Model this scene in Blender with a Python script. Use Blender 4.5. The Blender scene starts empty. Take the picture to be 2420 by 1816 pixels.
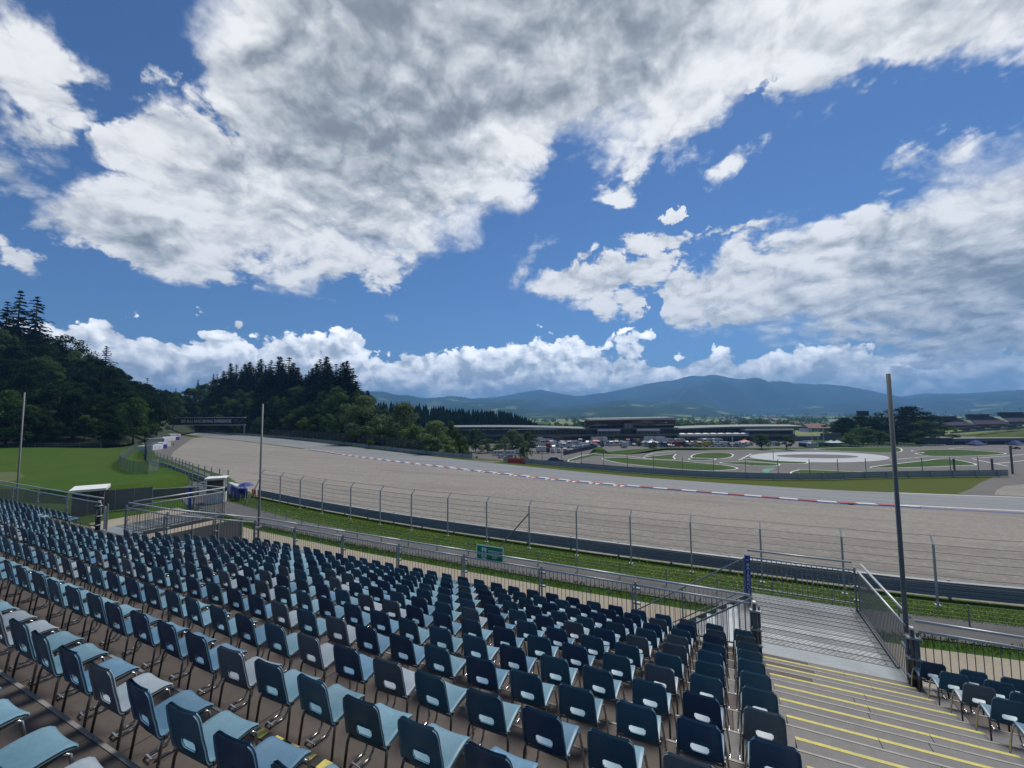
import bpy, math, random
import numpy as np
from mathutils import Matrix, Vector
R = random.Random(7)
sc = bpy.context.scene
COL = sc.collection
rad = math.radians

# ------------------------------------------------------------ camera
F, CX, CY = 1000.0, 1210.0, 908.0          # focal length and centre in photo pixels (2420 wide)
yaw, pitch, roll = rad(26.0), rad(4.06), rad(0.45)
fw = np.array([-math.sin(yaw)*math.cos(pitch), math.cos(yaw)*math.cos(pitch), math.sin(pitch)])
r0 = np.array([math.cos(yaw), math.sin(yaw), 0.0])
f0 = np.array([-math.sin(yaw), math.cos(yaw), 0.0])
u0 = np.cross(r0, fw)
rv = r0*math.cos(roll) - u0*math.sin(roll)
uv = u0*math.cos(roll) + r0*math.sin(roll)
def ray(x, y): return fw + rv*(x-CX)/F - uv*(y-CY)/F
def atz(x, y, z): v = ray(x, y); return v*(z/v[2])
def atY(x, y, Y): v = ray(x, y); return v*(Y/v[1])
def atq(x, y, q): v = ray(x, y); return v*q            # q = depth along the view axis
def proj(p):
    p = np.asarray(p, float); d = p@fw
    return CX+F*(p@rv)/d, CY-F*(p@uv)/d, d
cam = bpy.data.cameras.new('camera'); camo = bpy.data.objects.new('camera', cam); COL.objects.link(camo)
cam.sensor_width = 36; cam.lens = 36*F/2420; cam.clip_start = .05; cam.clip_end = 60000
camo.matrix_world = Matrix(((rv[0], uv[0], -fw[0], 0), (rv[1], uv[1], -fw[1], 0), (rv[2], uv[2], -fw[2], 0), (0, 0, 0, 1)))
sc.camera = camo

# ------------------------------------------------------------ naming helpers
def tag(o, label=None, cat=None, group=None, kind=None):
    if label: o['label'] = label
    if cat: o['category'] = cat
    if group: o['group'] = group
    if kind: o['kind'] = kind
    return o
def thing(name, label, cat, loc=(0, 0, 0), rz=0, group=None, s=1):
    o = bpy.data.objects.new(name, None); COL.objects.link(o)
    o.location = [float(c) for c in loc]; o.rotation_euler = (0, 0, rz); o.scale = (s, s, s)
    o.empty_display_size = .2
    return tag(o, label, cat, group)
ON = ['', 'first', 'second', 'third', 'fourth', 'fifth', 'sixth', 'seventh', 'eighth', 'ninth', 'tenth', 'eleventh', 'twelfth',
      'thirteenth', 'fourteenth', 'fifteenth', 'sixteenth', 'seventeenth', 'eighteenth', 'nineteenth']
TN = {2: ('twenty', 'twentieth'), 3: ('thirty', 'thirtieth'), 4: ('forty', 'fortieth'), 5: ('fifty', 'fiftieth'), 6: ('sixty', 'sixtieth'),
      7: ('seventy', 'seventieth'), 8: ('eighty', 'eightieth'), 9: ('ninety', 'ninetieth')}
def nth(n):
    if n < 20: return ON[n]
    a, b = divmod(n, 10)
    return TN[a][1] if b == 0 else TN[a][0] + '-' + ON[b]

# ------------------------------------------------------------ mesh builder
class MB:
    def __init__(s): s.v = []; s.f = []; s.m = []
    def add(s, vs, fs, mi=0):
        b = len(s.v); s.v += [tuple(float(c) for c in v) for v in vs]
        s.f += [tuple(b+i for i in f) for f in fs]; s.m += [mi]*len(fs); return s
    def box(s, x0, x1, y0, y1, z0, z1, mi=0):
        return s.hexa([(x0, y0, z0), (x1, y0, z0), (x1, y1, z0), (x0, y1, z0), (x0, y0, z1), (x1, y0, z1), (x1, y1, z1), (x0, y1, z1)], mi)
    def hexa(s, p, mi=0):
        return s.add(p, [(0, 3, 2, 1), (4, 5, 6, 7), (0, 1, 5, 4), (1, 2, 6, 5), (2, 3, 7, 6), (3, 0, 4, 7)], mi)
    def bevbox(s, x0, x1, y0, y1, z0, z1, b, mi=0):
        """box with bevelled vertical and top edges"""
        p = []
        for z, k in ((z0, 0), (z1-b, 0), (z1, b)):
            c = b if k == 0 else b*1.6
            xa, xb, ya, yb = x0+k*.6, x1-k*.6, y0+k*.6, y1-k*.6
            p += [(xa+c, ya, z), (xb-c, ya, z), (xb, ya+c, z), (xb, yb-c, z), (xb-c, yb, z), (xa+c, yb, z), (xa, yb-c, z), (xa, ya+c, z)]
        f = [tuple(range(7, -1, -1)), tuple(range(16, 24))]
        for l in (0, 8):
            for i in range(8):
                j = (i+1) % 8; f.append((l+i, l+j, l+8+j, l+8+i))
        return s.add(p, f, mi)
    def tube(s, pts, r, n=6, mi=0, r1=None, cap=True):
        pts = [np.array(p, float) for p in pts]; k = len(pts); vs = []
        up = None
        for i, p in enumerate(pts):
            t = pts[min(i+1, k-1)]-pts[max(i-1, 0)]; t = t/(np.linalg.norm(t)+1e-12)
            if up is None:
                a = np.array([0, 0, 1.]) if abs(t[2]) < .9 else np.array([1., 0, 0])
            else: a = up
            b1 = np.cross(t, a); b1 /= np.linalg.norm(b1)+1e-12; b2 = np.cross(b1, t); up = b2
            rr = r if r1 is None else r+(r1-r)*i/(k-1)
            vs += [p+rr*(b1*math.cos(2*math.pi*j/n)+b2*math.sin(2*math.pi*j/n)) for j in range(n)]
        fs = []
        for i in range(k-1):
            for j in range(n):
                j2 = (j+1) % n; fs.append((i*n+j, i*n+j2, (i+1)*n+j2, (i+1)*n+j))
        if cap: fs += [tuple(range(n-1, -1, -1)), tuple(range((k-1)*n, k*n))]
        return s.add(vs, fs, mi)
    def bar(s, a, b, w, h=None, mi=0):
        """rectangular bar from a to b, w wide and h high"""
        h = h or w; a = np.array(a, float); b = np.array(b, float); t = b-a; t /= np.linalg.norm(t)
        u = np.array([0, 0, 1.]) if abs(t[2]) < .95 else np.array([0, 1., 0])
        x = np.cross(t, u); x /= np.linalg.norm(x); y = np.cross(x, t); x = x*w/2; y = y*h/2
        return s.hexa([a-x-y, a+x-y, b+x-y, b-x-y, a-x+y, a+x+y, b+x+y, b-x+y], mi)
    def sheet(s, pts, mi=0):
        return s.add(pts, [tuple(range(len(pts)))], mi)
    def prism(s, pts, z0, z1, mi=0):
        n = len(pts)
        vs = [(p[0], p[1], z0) for p in pts]+[(p[0], p[1], z1) for p in pts]
        return s.add(vs, [tuple(range(n-1, -1, -1)), tuple(range(n, 2*n))]+[(i, (i+1) % n, n+(i+1) % n, n+i) for i in range(n)], mi)
    def lathe(s, prof, c, n=12, mi=0):
        vs = []
        for (r, z) in prof: vs += [(c[0]+r*math.cos(2*math.pi*j/n), c[1]+r*math.sin(2*math.pi*j/n), c[2]+z) for j in range(n)]
        fs = [(i*n+j, i*n+(j+1) % n, (i+1)*n+(j+1) % n, (i+1)*n+j) for i in range(len(prof)-1) for j in range(n)]
        fs += [tuple(range(n-1, -1, -1)), tuple(range((len(prof)-1)*n, len(prof)*n))]
        return s.add(vs, fs, mi)
    def mesh(s, name, mats, smooth=False):
        me = bpy.data.meshes.new(name); me.from_pydata(s.v, [], s.f)
        for m in (mats if isinstance(mats, (list, tuple)) else [mats]): me.materials.append(m)
        me.polygons.foreach_set('material_index', s.m)
        if smooth: me.polygons.foreach_set('use_smooth', [True]*len(s.f))
        me.update(); return me
    def build(s, name, mats, parent=None, smooth=False):
        return put(name, s.mesh(name, mats, smooth), parent)
def put(name, me, parent=None, loc=None, rz=0):
    o = bpy.data.objects.new(name, me); COL.objects.link(o)
    if parent: o.parent = parent
    if loc is not None: o.location = [float(c) for c in loc]; o.rotation_euler = (0, 0, rz)
    return o
def struct(o): return tag(o, kind='structure')
def copy_tree(o, parent=None):
    c = o.copy(); COL.objects.link(c); c.parent = parent
    for ch in list(o.children): copy_tree(ch, c)
    return c
def recolor(o, m, i=0):
    o.material_slots[i].link = 'OBJECT'; o.material_slots[i].material = m

# ------------------------------------------------------------ materials
def mat(name, col, rough=.6, metal=0, spec=.5, noise=None, bump=None, rnd=0, coat=0, streak=None):
    """noise = list of (scale, amount, colour): blotches mixed over the base; bump = (scale, strength, distance)"""
    m = bpy.data.materials.new(name); m.use_nodes = True; nt = m.node_tree; N = nt.nodes; L = nt.links
    b = N['Principled BSDF']; b.inputs['Roughness'].default_value = rough; b.inputs['Metallic'].default_value = metal
    b.inputs['Specular IOR Level'].default_value = spec; b.inputs['Coat Weight'].default_value = coat
    b.inputs['Base Color'].default_value = (*col, 1)
    cur = None
    tc = N.new('ShaderNodeTexCoord')
    geo = N.new('ShaderNodeNewGeometry')
    for sc_, amt, c2 in (noise or []):
        n = N.new('ShaderNodeTexNoise'); n.inputs['Scale'].default_value = sc_; n.inputs['Detail'].default_value = 5
        n.inputs['Roughness'].default_value = .65
        L.new(geo.outputs['Position'], n.inputs['Vector'])
        mr = N.new('ShaderNodeMapRange'); mr.inputs[1].default_value = .38; mr.inputs[2].default_value = .66; mr.inputs[4].default_value = amt
        L.new(n.outputs['Fac'], mr.inputs[0])
        mx = N.new('ShaderNodeMix'); mx.data_type = 'RGBA'; mx.inputs['B'].default_value = (*c2, 1)
        L.new(mr.outputs[0], mx.inputs['Factor'])
        if cur: L.new(cur, mx.inputs['A'])
        else: mx.inputs['A'].default_value = (*col, 1)
        cur = mx.outputs['Result']
    if streak:   # long worn streaks running along the track
        (sa, sb), amt, c2 = streak
        mp = N.new('ShaderNodeMapping'); mp.inputs['Rotation'].default_value = (0, 0, .27); mp.inputs['Scale'].default_value = (sb, sa, 0); L.new(geo.outputs['Position'], mp.inputs[0])
        n = N.new('ShaderNodeTexNoise'); n.inputs['Scale'].default_value = 1; n.inputs['Detail'].default_value = 4; n.inputs['Distortion'].default_value = .6; L.new(mp.outputs[0], n.inputs['Vector'])
        mr = N.new('ShaderNodeMapRange'); mr.inputs[1].default_value = .48; mr.inputs[2].default_value = .68; mr.inputs[4].default_value = amt; L.new(n.outputs['Fac'], mr.inputs[0])
        mx = N.new('ShaderNodeMix'); mx.data_type = 'RGBA'; mx.inputs['B'].default_value = (*c2, 1); L.new(mr.outputs[0], mx.inputs['Factor'])
        if cur: L.new(cur, mx.inputs['A'])
        else: mx.inputs['A'].default_value = (*col, 1)
        cur = mx.outputs['Result']
    if rnd:
        oi = N.new('ShaderNodeObjectInfo'); hs = N.new('ShaderNodeHueSaturation')
        mr = N.new('ShaderNodeMapRange'); mr.inputs[3].default_value = 1-rnd; mr.inputs[4].default_value = 1+rnd
        L.new(oi.outputs['Random'], mr.inputs[0]); L.new(mr.outputs[0], hs.inputs['Value'])
        if cur: L.new(cur, hs.inputs['Color'])
        else: hs.inputs['Color'].default_value = (*col, 1)
        cur = hs.outputs['Color']
    if cur: L.new(cur, b.inputs['Base Color'])
    if bump:
        n = N.new('ShaderNodeTexNoise'); n.inputs['Scale'].default_value = bump[0]; n.inputs['Detail'].default_value = 4
        L.new(geo.outputs['Position'], n.inputs['Vector'])
        bp = N.new('ShaderNodeBump'); bp.inputs['Strength'].default_value = bump[1]; bp.inputs['Distance'].default_value = bump[2]
        L.new(n.outputs['Fac'], bp.inputs['Height']); L.new(bp.outputs[0], b.inputs['Normal'])
    return m
def alpha_mat(name, col, op, scale=None):
    """open weave: threads of colour col cover about op of the area"""
    m = bpy.data.materials.new(name); m.use_nodes = True; nt = m.node_tree; N = nt.nodes; L = nt.links
    b = N['Principled BSDF']; b.inputs['Base Color'].default_value = (*col, 1); b.inputs['Roughness'].default_value = .7
    tr = N.new('ShaderNodeBsdfTransparent'); mx = N.new('ShaderNodeMixShader'); mx.inputs[0].default_value = op
    L.new(tr.outputs[0], mx.inputs[1]); L.new(b.outputs[0], mx.inputs[2]); L.new(mx.outputs[0], N['Material Output'].inputs[0])
    return m
def leaf_mat(name, col, col2, trans=.35, scale=.25):
    m = bpy.data.materials.new(name); m.use_nodes = True; nt = m.node_tree; N = nt.nodes; L = nt.links
    N.remove(N['Principled BSDF'])
    d = N.new('ShaderNodeBsdfDiffuse'); t = N.new('ShaderNodeBsdfTranslucent'); mx = N.new('ShaderNodeMixShader'); mx.inputs[0].default_value = trans
    geo = N.new('ShaderNodeNewGeometry'); n = N.new('ShaderNodeTexNoise'); n.inputs['Scale'].default_value = scale; n.inputs['Detail'].default_value = 3
    L.new(geo.outputs['Position'], n.inputs['Vector'])
    mr = N.new('ShaderNodeMapRange'); mr.inputs[1].default_value = .35; mr.inputs[2].default_value = .65; L.new(n.outputs['Fac'], mr.inputs[0])
    c = N.new('ShaderNodeMix'); c.data_type = 'RGBA'; c.inputs['A'].default_value = (*col, 1); c.inputs['B'].default_value = (*col2, 1)
    L.new(mr.outputs[0], c.inputs['Factor'])
    oi = N.new('ShaderNodeObjectInfo'); hs = N.new('ShaderNodeHueSaturation'); m2 = N.new('ShaderNodeMapRange')
    m2.inputs[3].default_value = .7; m2.inputs[4].default_value = 1.3
    L.new(oi.outputs['Random'], m2.inputs[0]); L.new(m2.outputs[0], hs.inputs['Value']); L.new(c.outputs['Result'], hs.inputs['Color'])
    for s_ in (d, t): L.new(hs.outputs['Color'], s_.inputs['Color'])
    L.new(d.outputs[0], mx.inputs[1]); L.new(t.outputs[0], mx.inputs[2]); L.new(mx.outputs[0], N['Material Output'].inputs[0])
    return m
M = {}
M['ply'] = mat('brown_plywood', (.076, .060, .052), .75, noise=[(.9, .6, (.112, .09, .078)), (7, .4, (.046, .038, .033)), (45, .3, (.13, .11, .098)), (.35, .4, (.056, .046, .04))], bump=(60, .15, .002))
M['ply2'] = mat('greyed_plywood', (.16, .152, .148), .75, noise=[(1.3, .6, (.22, .21, .205)), (9, .4, (.095, .09, .088)), (.5, .5, (.11, .102, .10)), (45, .3, (.25, .24, .235))], bump=(60, .15, .002))
M['alu'] = mat('dull_aluminium', (.27, .255, .235), .6, .2, noise=[(3, .7, (.16, .15, .14)), (20, .3, (.36, .35, .33))])
M['galv'] = mat('galvanised_steel', (.30, .33, .345), .5, .6, noise=[(5, .6, (.20, .22, .23)), (40, .25, (.42, .45, .46))])
M['galv_d'] = mat('weathered_galvanised_steel', (.16, .175, .185), .55, .5, noise=[(3, .6, (.09, .10, .105))])
M['pipe'] = mat('pale_galvanised_pipe', (.46, .49, .50), .45, .35, noise=[(5, .5, (.36, .39, .40))])
M['chrome'] = mat('worn_chrome', (.55, .54, .53), .22, 1.0, noise=[(25, .5, (.30, .27, .25))])
M['tube'] = mat('brown_grey_steel_tube', (.16, .145, .135), .4, .7)
M['yellow'] = mat('worn_yellow_paint', (.66, .57, .12), .75, noise=[(2.2, .5, (.52, .45, .13)), (16, .55, (.34, .30, .15)), (.7, .4, (.5, .45, .2))])
M['black'] = mat('black_tape', (.025, .024, .023), .6)
M['plate'] = mat('landing_steel_plate', (.22, .25, .265), .55, .3, noise=[(1.2, .7, (.16, .18, .19)), (14, .35, (.30, .33, .34))])
M['blue'] = mat('blue_banner_vinyl', (.012, .06, .30), .5, noise=[(3, .4, (.02, .08, .36))])
M['white'] = mat('white_paint', (.72, .73, .72), .55, noise=[(2, .35, (.60, .61, .60))])
M['sign_g'] = mat('green_sign_face', (.008, .24, .075), .45)
M['sign_w'] = mat('pale_sign_print', (.84, .88, .85), .5)
M['teal'] = mat('teal_polypropylene', (.024, .112, .190), .42, spec=.6, noise=[(9, .5, (.034, .135, .22)), (60, .25, (.065, .17, .25)), (4, .4, (.018, .085, .15))], rnd=.2)
M['navy'] = mat('navy_polypropylene', (.012, .064, .150), .40, spec=.6, noise=[(9, .5, (.019, .08, .175)), (60, .2, (.05, .12, .20)), (4, .4, (.009, .048, .115))], rnd=.2)
M['faded'] = mat('bleached_grey_polypropylene', (.085, .13, .175), .5, spec=.5, noise=[(8, .6, (.13, .175, .215)), (50, .35, (.21, .25, .28)), (4, .4, (.06, .095, .13))], rnd=.18)
for _n, _c, _h in (('teal', (.115, .225, .29), (.17, .29, .35)), ('navy', (.075, .165, .25), (.12, .23, .32)), ('faded', (.22, .265, .305), (.31, .35, .385))):  # paler seat faces and rims: bleaching plus skylight sheen put into the colour
    M[_n+'_b'] = mat('bleached_skylit_'+_n+'_polypropylene', _c, .45, spec=.6, noise=[(7, .6, _h), (40, .35, tuple(min(1, c*1.5) for c in _c)), (3, .3, tuple(c*.75 for c in _c))], rnd=.15)
M['concrete'] = mat('stained_concrete', (.20, .195, .18), .85, noise=[(.8, .7, (.11, .11, .10)), (6, .4, (.27, .26, .24))], bump=(8, .3, .02))
M['rail_d'] = mat('dark_weathered_barrier', (.38, .41, .43), .6, .1, noise=[(.5, .6, (.28, .31, .33)), (4, .4, (.46, .48, .50))])
M['asph'] = mat('grey_asphalt', (.20, .212, .222), .85, noise=[(.05, .6, (.165, .176, .186)), (1.5, .4, (.235, .243, .25))], bump=(30, .3, .01), streak=((.9, .03), .7, (.125, .13, .138)))
M['asph_d'] = mat('brown_grey_asphalt', (.115, .108, .102), .88, noise=[(.08, .7, (.082, .078, .075)), (1.2, .35, (.145, .135, .128))], bump=(30, .3, .01))
M['road'] = mat('service_road_asphalt', (.085, .083, .085), .85, noise=[(.35, .7, (.125, .12, .115)), (3, .4, (.065, .063, .065))], bump=(30, .3, .01))
M['gravel'] = mat('pale_gravel', (.25, .228, .20), .95, noise=[(.05, .5, (.205, .187, .165)), (.35, .5, (.215, .195, .17)), (1.3, .75, (.165, .148, .13)), (2.4, .8, (.34, .315, .28)), (5, .6, (.15, .135, .12)), (.016, .5, (.29, .262, .225))], bump=(2.5, 1, .10), streak=((.45, .04), .75, (.185, .166, .144)))
M['path'] = mat('beige_gravel_path', (.30, .258, .195), .95, noise=[(.5, .6, (.23, .197, .148)), (9, .5, (.37, .325, .25))], bump=(14, .8, .03))
M['grass'] = mat('mown_grass', (.040, .092, .012), .9, spec=.1, noise=[(.035, .7, (.060, .105, .016)), (.5, .5, (.026, .066, .010)), (5, .5, (.075, .13, .022))], bump=(6, .8, .08))
M['grass_o'] = mat('yellow_green_grass', (.070, .092, .014), .9, spec=.1, noise=[(.1, .6, (.048, .076, .012)), (2, .5, (.09, .105, .024))], bump=(5, .6, .06))
M['grass_d'] = mat('dark_bank_grass', (.055, .105, .016), .9, spec=.1, noise=[(.3, .6, (.08, .13, .022)), (4, .5, (.036, .072, .012)), (.08, .5, (.07, .105, .024))], bump=(5, .8, .1))
M['kerb_r'] = mat('red_kerb_paint', (.32, .04, .035), .75, noise=[(.8, .6, (.22, .05, .045)), (3, .4, (.16, .05, .05))])
M['kerb_w'] = mat('white_kerb_paint', (.58, .58, .57), .75, noise=[(.8, .6, (.42, .42, .41)), (3, .4, (.34, .33, .33))])
M['kerb_b'] = mat('blue_edge_paint', (.055, .065, .19), .75)
M['bright'] = mat('bright_white_print', (.85, .85, .84), .6)
M['glass'] = mat('dark_glazing', (.012, .018, .024), .12, spec=.6)
M['roof_g'] = mat('grey_metal_roof', (.17, .175, .18), .55, .2, noise=[(.2, .5, (.13, .135, .14))])
M['clad'] = mat('grey_cladding', (.15, .155, .16), .6, noise=[(.3, .5, (.12, .125, .13))])
M['clad_d'] = mat('charcoal_cladding', (.045, .05, .055), .6)
M['tyre'] = mat('tyre_rubber', (.018, .018, .018), .8)
M['navyboard'] = mat('navy_board', (.006, .010, .045), .5)
M['orange'] = mat('orange_barrier_plastic', (.62, .075, .03), .5, noise=[(2, .3, (.5, .06, .03))])
M['rust'] = mat('rusty_red_roof_tiles', (.20, .10, .085), .8, noise=[(.8, .5, (.15, .08, .07))])
M['bark'] = mat('grey_brown_bark', (.055, .045, .036), .9)
M['skin'] = mat('skin', (.42, .26, .19), .6)
M['mesh_g'] = alpha_mat('grey_chain_link_weave', (.13, .17, .17), .50)
M['mesh_f'] = alpha_mat('fine_wire_weave', (.20, .22, .22), .09)
M['mesh_d'] = alpha_mat('dark_fence_fabric', (.02, .028, .027), .78)
# perforated planks: small dark holes in steel
def perf(kv=1.0):
    m = mat('perforated_steel_planks', (.33, .35, .36), .5, .4); nt = m.node_tree; N = nt.nodes; L = nt.links; b = N['Principled BSDF']
    geo = N.new('ShaderNodeNewGeometry'); mp = N.new('ShaderNodeVectorMath'); mp.operation = 'MULTIPLY'; mp.inputs[1].default_value = (9, 15, 0)
    L.new(geo.outputs['Position'], mp.inputs[0])
    br = N.new('ShaderNodeTexBrick'); br.inputs['Scale'].default_value = 1; br.inputs['Mortar Size'].default_value = .26; br.inputs['Mortar Smooth'].default_value = .2
    br.inputs['Brick Width'].default_value = 1; br.inputs['Row Height'].default_value = 1
    br.inputs['Color1'].default_value = br.inputs['Color2'].default_value = (.05, .055, .06, 1); br.inputs['Mortar'].default_value = (.36, .38, .39, 1)
    L.new(mp.outputs[0], br.inputs['Vector'])
    n = N.new('ShaderNodeTexNoise'); n.inputs['Scale'].default_value = 1.7; L.new(geo.outputs['Position'], n.inputs['Vector'])
    hs = N.new('ShaderNodeHueSaturation'); mr = N.new('ShaderNodeMapRange'); mr.inputs[3].default_value = .6*kv; mr.inputs[4].default_value = 1.35*kv
    L.new(n.outputs['Fac'], mr.inputs[0]); L.new(mr.outputs[0], hs.inputs['Value']); L.new(br.outputs['Color'], hs.inputs['Color']); L.new(hs.outputs[0], b.inputs['Base Color'])
    return m
M['perf'] = perf(.62); M['perf2'] = perf(.45); M['perf3'] = perf(.78)
def text_mesh(mb, txt, size, org, xa, ya, mi=0, squash=1.0, fit=None):
    """letters built flat from the built-in font, laid out along xa (right) and ya (up) around org"""
    cu = bpy.data.curves.new('lettering', 'FONT'); cu.body = txt; cu.size = size; cu.align_x = 'CENTER'; cu.align_y = 'CENTER'; cu.offset = size*.018
    ob = bpy.data.objects.new('lettering', cu); COL.objects.link(ob)
    dg = bpy.context.evaluated_depsgraph_get(); me = bpy.data.meshes.new_from_object(ob.evaluated_get(dg))
    bpy.data.objects.remove(ob); bpy.data.curves.remove(cu)
    if fit: xs_ = [v.co.x for v in me.vertices]; squash = fit/(max(xs_)-min(xs_))
    org = np.array(org, float); xa = np.array(xa, float); ya = np.array(ya, float)
    mb.add([org+xa*v.co.x*squash+ya*v.co.y for v in me.vertices], [tuple(p.vertices) for p in me.polygons], mi)
    bpy.data.meshes.remove(me)
HAZE = 1.5e-4; EXPO = 0.0
# ------------------------------------------------------------ the stand
H, D = .258, .83
def Mz(k): return -5.515+H*(k-1)
def Yy(k): return 11.2-D*(k-1)
GZ = -11.5                                   # ground around the stand
stand = thing('grandstand', 'stepped brown plywood grandstand terraces under the rows of plastic chairs', 'grandstand', (0, 0, 0))
for k in range(1, 18):
    dk = MB(); ed = MB(); z = Mz(k); yb, yf = Yy(k)-D/2, Yy(k)+D/2
    spans = [(-17.4, 9.3)] if k < 5 else [(-50, 9.3)]
    for xa, xb in spans:
        x = xa + (R.random()*.9 if k > 1 else .3)
        xs = [xa]
        while x < xb: xs.append(x); x += 2.07
        xs.append(xb)
        for a, b in zip(xs[:-1], xs[1:]):
            if b-a > .03: dk.box(a+.004, b-.004, yb+.004, yf-.034, z-.04, z, 1 if .5 < (a+b)/2 < 3.3 else 0)
        dk.box(xa, xb, yf-.03, yf-.012, z-H-(.4 if k == 1 else 0), z-.045)        # riser board
        ed.box(xa, xb, yf-.030, yf, z-.042, z+.004)
    dk.build('deck', [M['ply'], M['ply2']], stand); ed.build('edge_profile', M['alu'], stand)
for k in range(1, 12):                        # half steps of the stairway, yellow front edge
    st = MB(); y1 = Yy(k); z = Mz(k)+H/2
    cut = R.uniform(1.6, 2.4)
    for a, b in ((.66, cut-.004), (cut+.004, 3.24)):
        st.box(a, b, y1-D/2+.003, y1-.054, Mz(k)+.002, z, 0)
    s = st.build('stair_step', [M['ply2']], stand)
    ns = MB()
    for a, b in ((.66, cut-.004), (cut+.004, 3.24)): ns.box(a, b, y1-.052, y1, Mz(k)+.002, z+.003)
    ns.build('yellow_nosing', M['yellow'], s)
tp = MB(); x = -3.62                          # black and yellow warning tape on one terrace edge
tp.box(-3.66, -.9, Yy(12)+D/2-.082, Yy(12)+D/2+.004, Mz(12)+.0055, Mz(12)+.0085, 1)
tp.box(-3.66, -.9, Yy(12)+D/2+.0015, Yy(12)+D/2+.004, Mz(12)-.06, Mz(12)+.005, 1)
while x < -1.0:
    tp.box(x, x+.095, Yy(12)+D/2-.0815, Yy(12)+D/2+.006, Mz(12)+.009, Mz(12)+.0105, 0)
    tp.box(x, x+.095, Yy(12)+D/2+.0045, Yy(12)+D/2+.007, Mz(12)-.055, Mz(12)+.0085, 0); x += .19
tp.build('hazard_tape', [M['yellow'], M['black']], stand)
sc_ = MB()                                    # scaffold legs carrying the terraces
for x in np.arange(-49, 9.4, 2.6):
    for k in (1, 4, 7, 10, 13, 16):
        if x < -17.5 and k < 5: continue
        sc_.tube([(x, Yy(k)+.2, GZ), (x, Yy(k)+.2, Mz(k)-.05)], .03, 6)
sc_.build('scaffold_legs', M['galv'], stand)

# landings in front of the terraces
def landing(name, label, x0, x1, y0, y1, z, nplank):
    t = thing(name, label, 'landing', (0, 0, 0))
    pl = MB(); pl.box(x0, x1, y0, y0+.52, z-.06, z-.002); pl.build('entry_plate', M['plate'], t)
    p = MB(); w = (y1-y0-.53)/nplank; fr = MB()
    for i in range(nplank):
        a = y0+.53+i*w
        p.box(x0+.05, x1-.2, a+.012, a+w-.012, z-.05, z-R.random()*.006, R.choice((0, 1, 2)))
        fr.box(x0+.05, x1-.05, a-.013, a+.013, z-.05, z+.006)
    p.build('perforated_planks', [M['perf'], M['perf2'], M['perf3']], t)
    fr.box(x0, x0+.045, y0+.53, y1, z-.1, z+.002); fr.box(x1-.045, x1, y0+.53, y1, z-.1, z+.03); fr.box(x1-.19, x1-.06, y0+.53, y1, z-.06, z-.004)
    fr.box(x0, x1, y1-.01, y1+.04, z-.16, z+.003)
    fr.build('edge_frame', M['galv_d'], t)
    lg = MB()
    for xx in (x0+.05, x1-.05):
        for yy in (y0+.6, y1-.05): lg.tube([(xx, yy, GZ), (xx, yy, z-.06)], .03, 6)
    lg.build('support_legs', M['galv'], t)
    return t
L1, L5 = Mz(1), Mz(5)
la = landing('perforated_landing', 'grey perforated steel landing below the yellow edged stairs', .62, 3.28, 11.63, 15.17, L1, 11)
lb = landing('perforated_landing', 'smaller looking steel landing among railings at the far left aisle', -22.6, -20.3, 8.31, 11.73, L5, 11)

# ------------------------------------------------------------ railings
M['galv_l'] = mat('light_galvanised_bars', (.26, .28, .29), .5, .4)
def rail_bay(a, b, label, group, name='railing_bay', bars=.115, post_b=True, low=.12, pipes=(1.245, 1.07), clamps=True, top_off=(0, .05, 0), mb_bars=.0075):
    """a, b: floor points; two pipes, a framed panel of bars, a post at b"""
    a = np.array(a, float); b = np.array(b, float); d = b-a; L = np.linalg.norm(d[:2]); dh = d/L
    t = thing(name, label, 'railing', a, 0, group); o = a; off = np.array(top_off, float)
    up = np.array([0, 0, 1.])
    MB().tube([a+up*pipes[0]+off-o, b-dh*.03+up*pipes[0]+off-o], .030, 8).build('top_pipe', M['pipe'], t, True)
    MB().tube([a+dh*.03+up*pipes[1]-o, b-dh*.03+up*pipes[1]-o], .027, 8).build('handrail', M['pipe'], t, True)
    p = MB(); p.bar(a+dh*.06+up*low-o, b-dh*.06+up*low-o, .03, .03); n = int(L/bars)
    for i in range(1, n):
        q = a+d*i/n-o; p.tube([q+up*low, q+up*pipes[1]], mb_bars, 4, cap=False)
    p.build('bar_panel', M['galv_l'] if mb_bars > .008 else M['galv_d'], t)
    for e, want in ((b, post_b),):
        if want:
            q = MB(); q.tube([e-o-up*.05, e-o+up*1.1], .028, 8); q.tube([e-o+dh*.075-up*.05, e-o+dh*.075+up*1.04], .022, 6)
            for zc in (.25, .62, .98):
                q.box(e[0]-o[0]-.05, e[0]-o[0]+.12, e[1]-o[1]-.045, e[1]-o[1]+.045, (e-o)[2]+zc-.02, (e-o)[2]+zc+.02)
            q.box(e[0]-o[0]-.02, e[0]-o[0]+.02, e[1]-o[1]-.03, e[1]-o[1]+.03, (e-o)[2]+1.1, (e-o)[2]+1.16)
            q.build('clamped_post', M['galv'], t)
    return t
RY = 11.56
xs = [.49-2.615*i for i in range(7)]+[-17.7]
for i in range(7):
    rail_bay((xs[i], RY, L1), (xs[i+1], RY, L1), nth(i+1)+' bay of the long grey front railing, counted leftward from the stairs', 'bays of the front railing')
q = MB()                                       # thick bundled end posts
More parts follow.
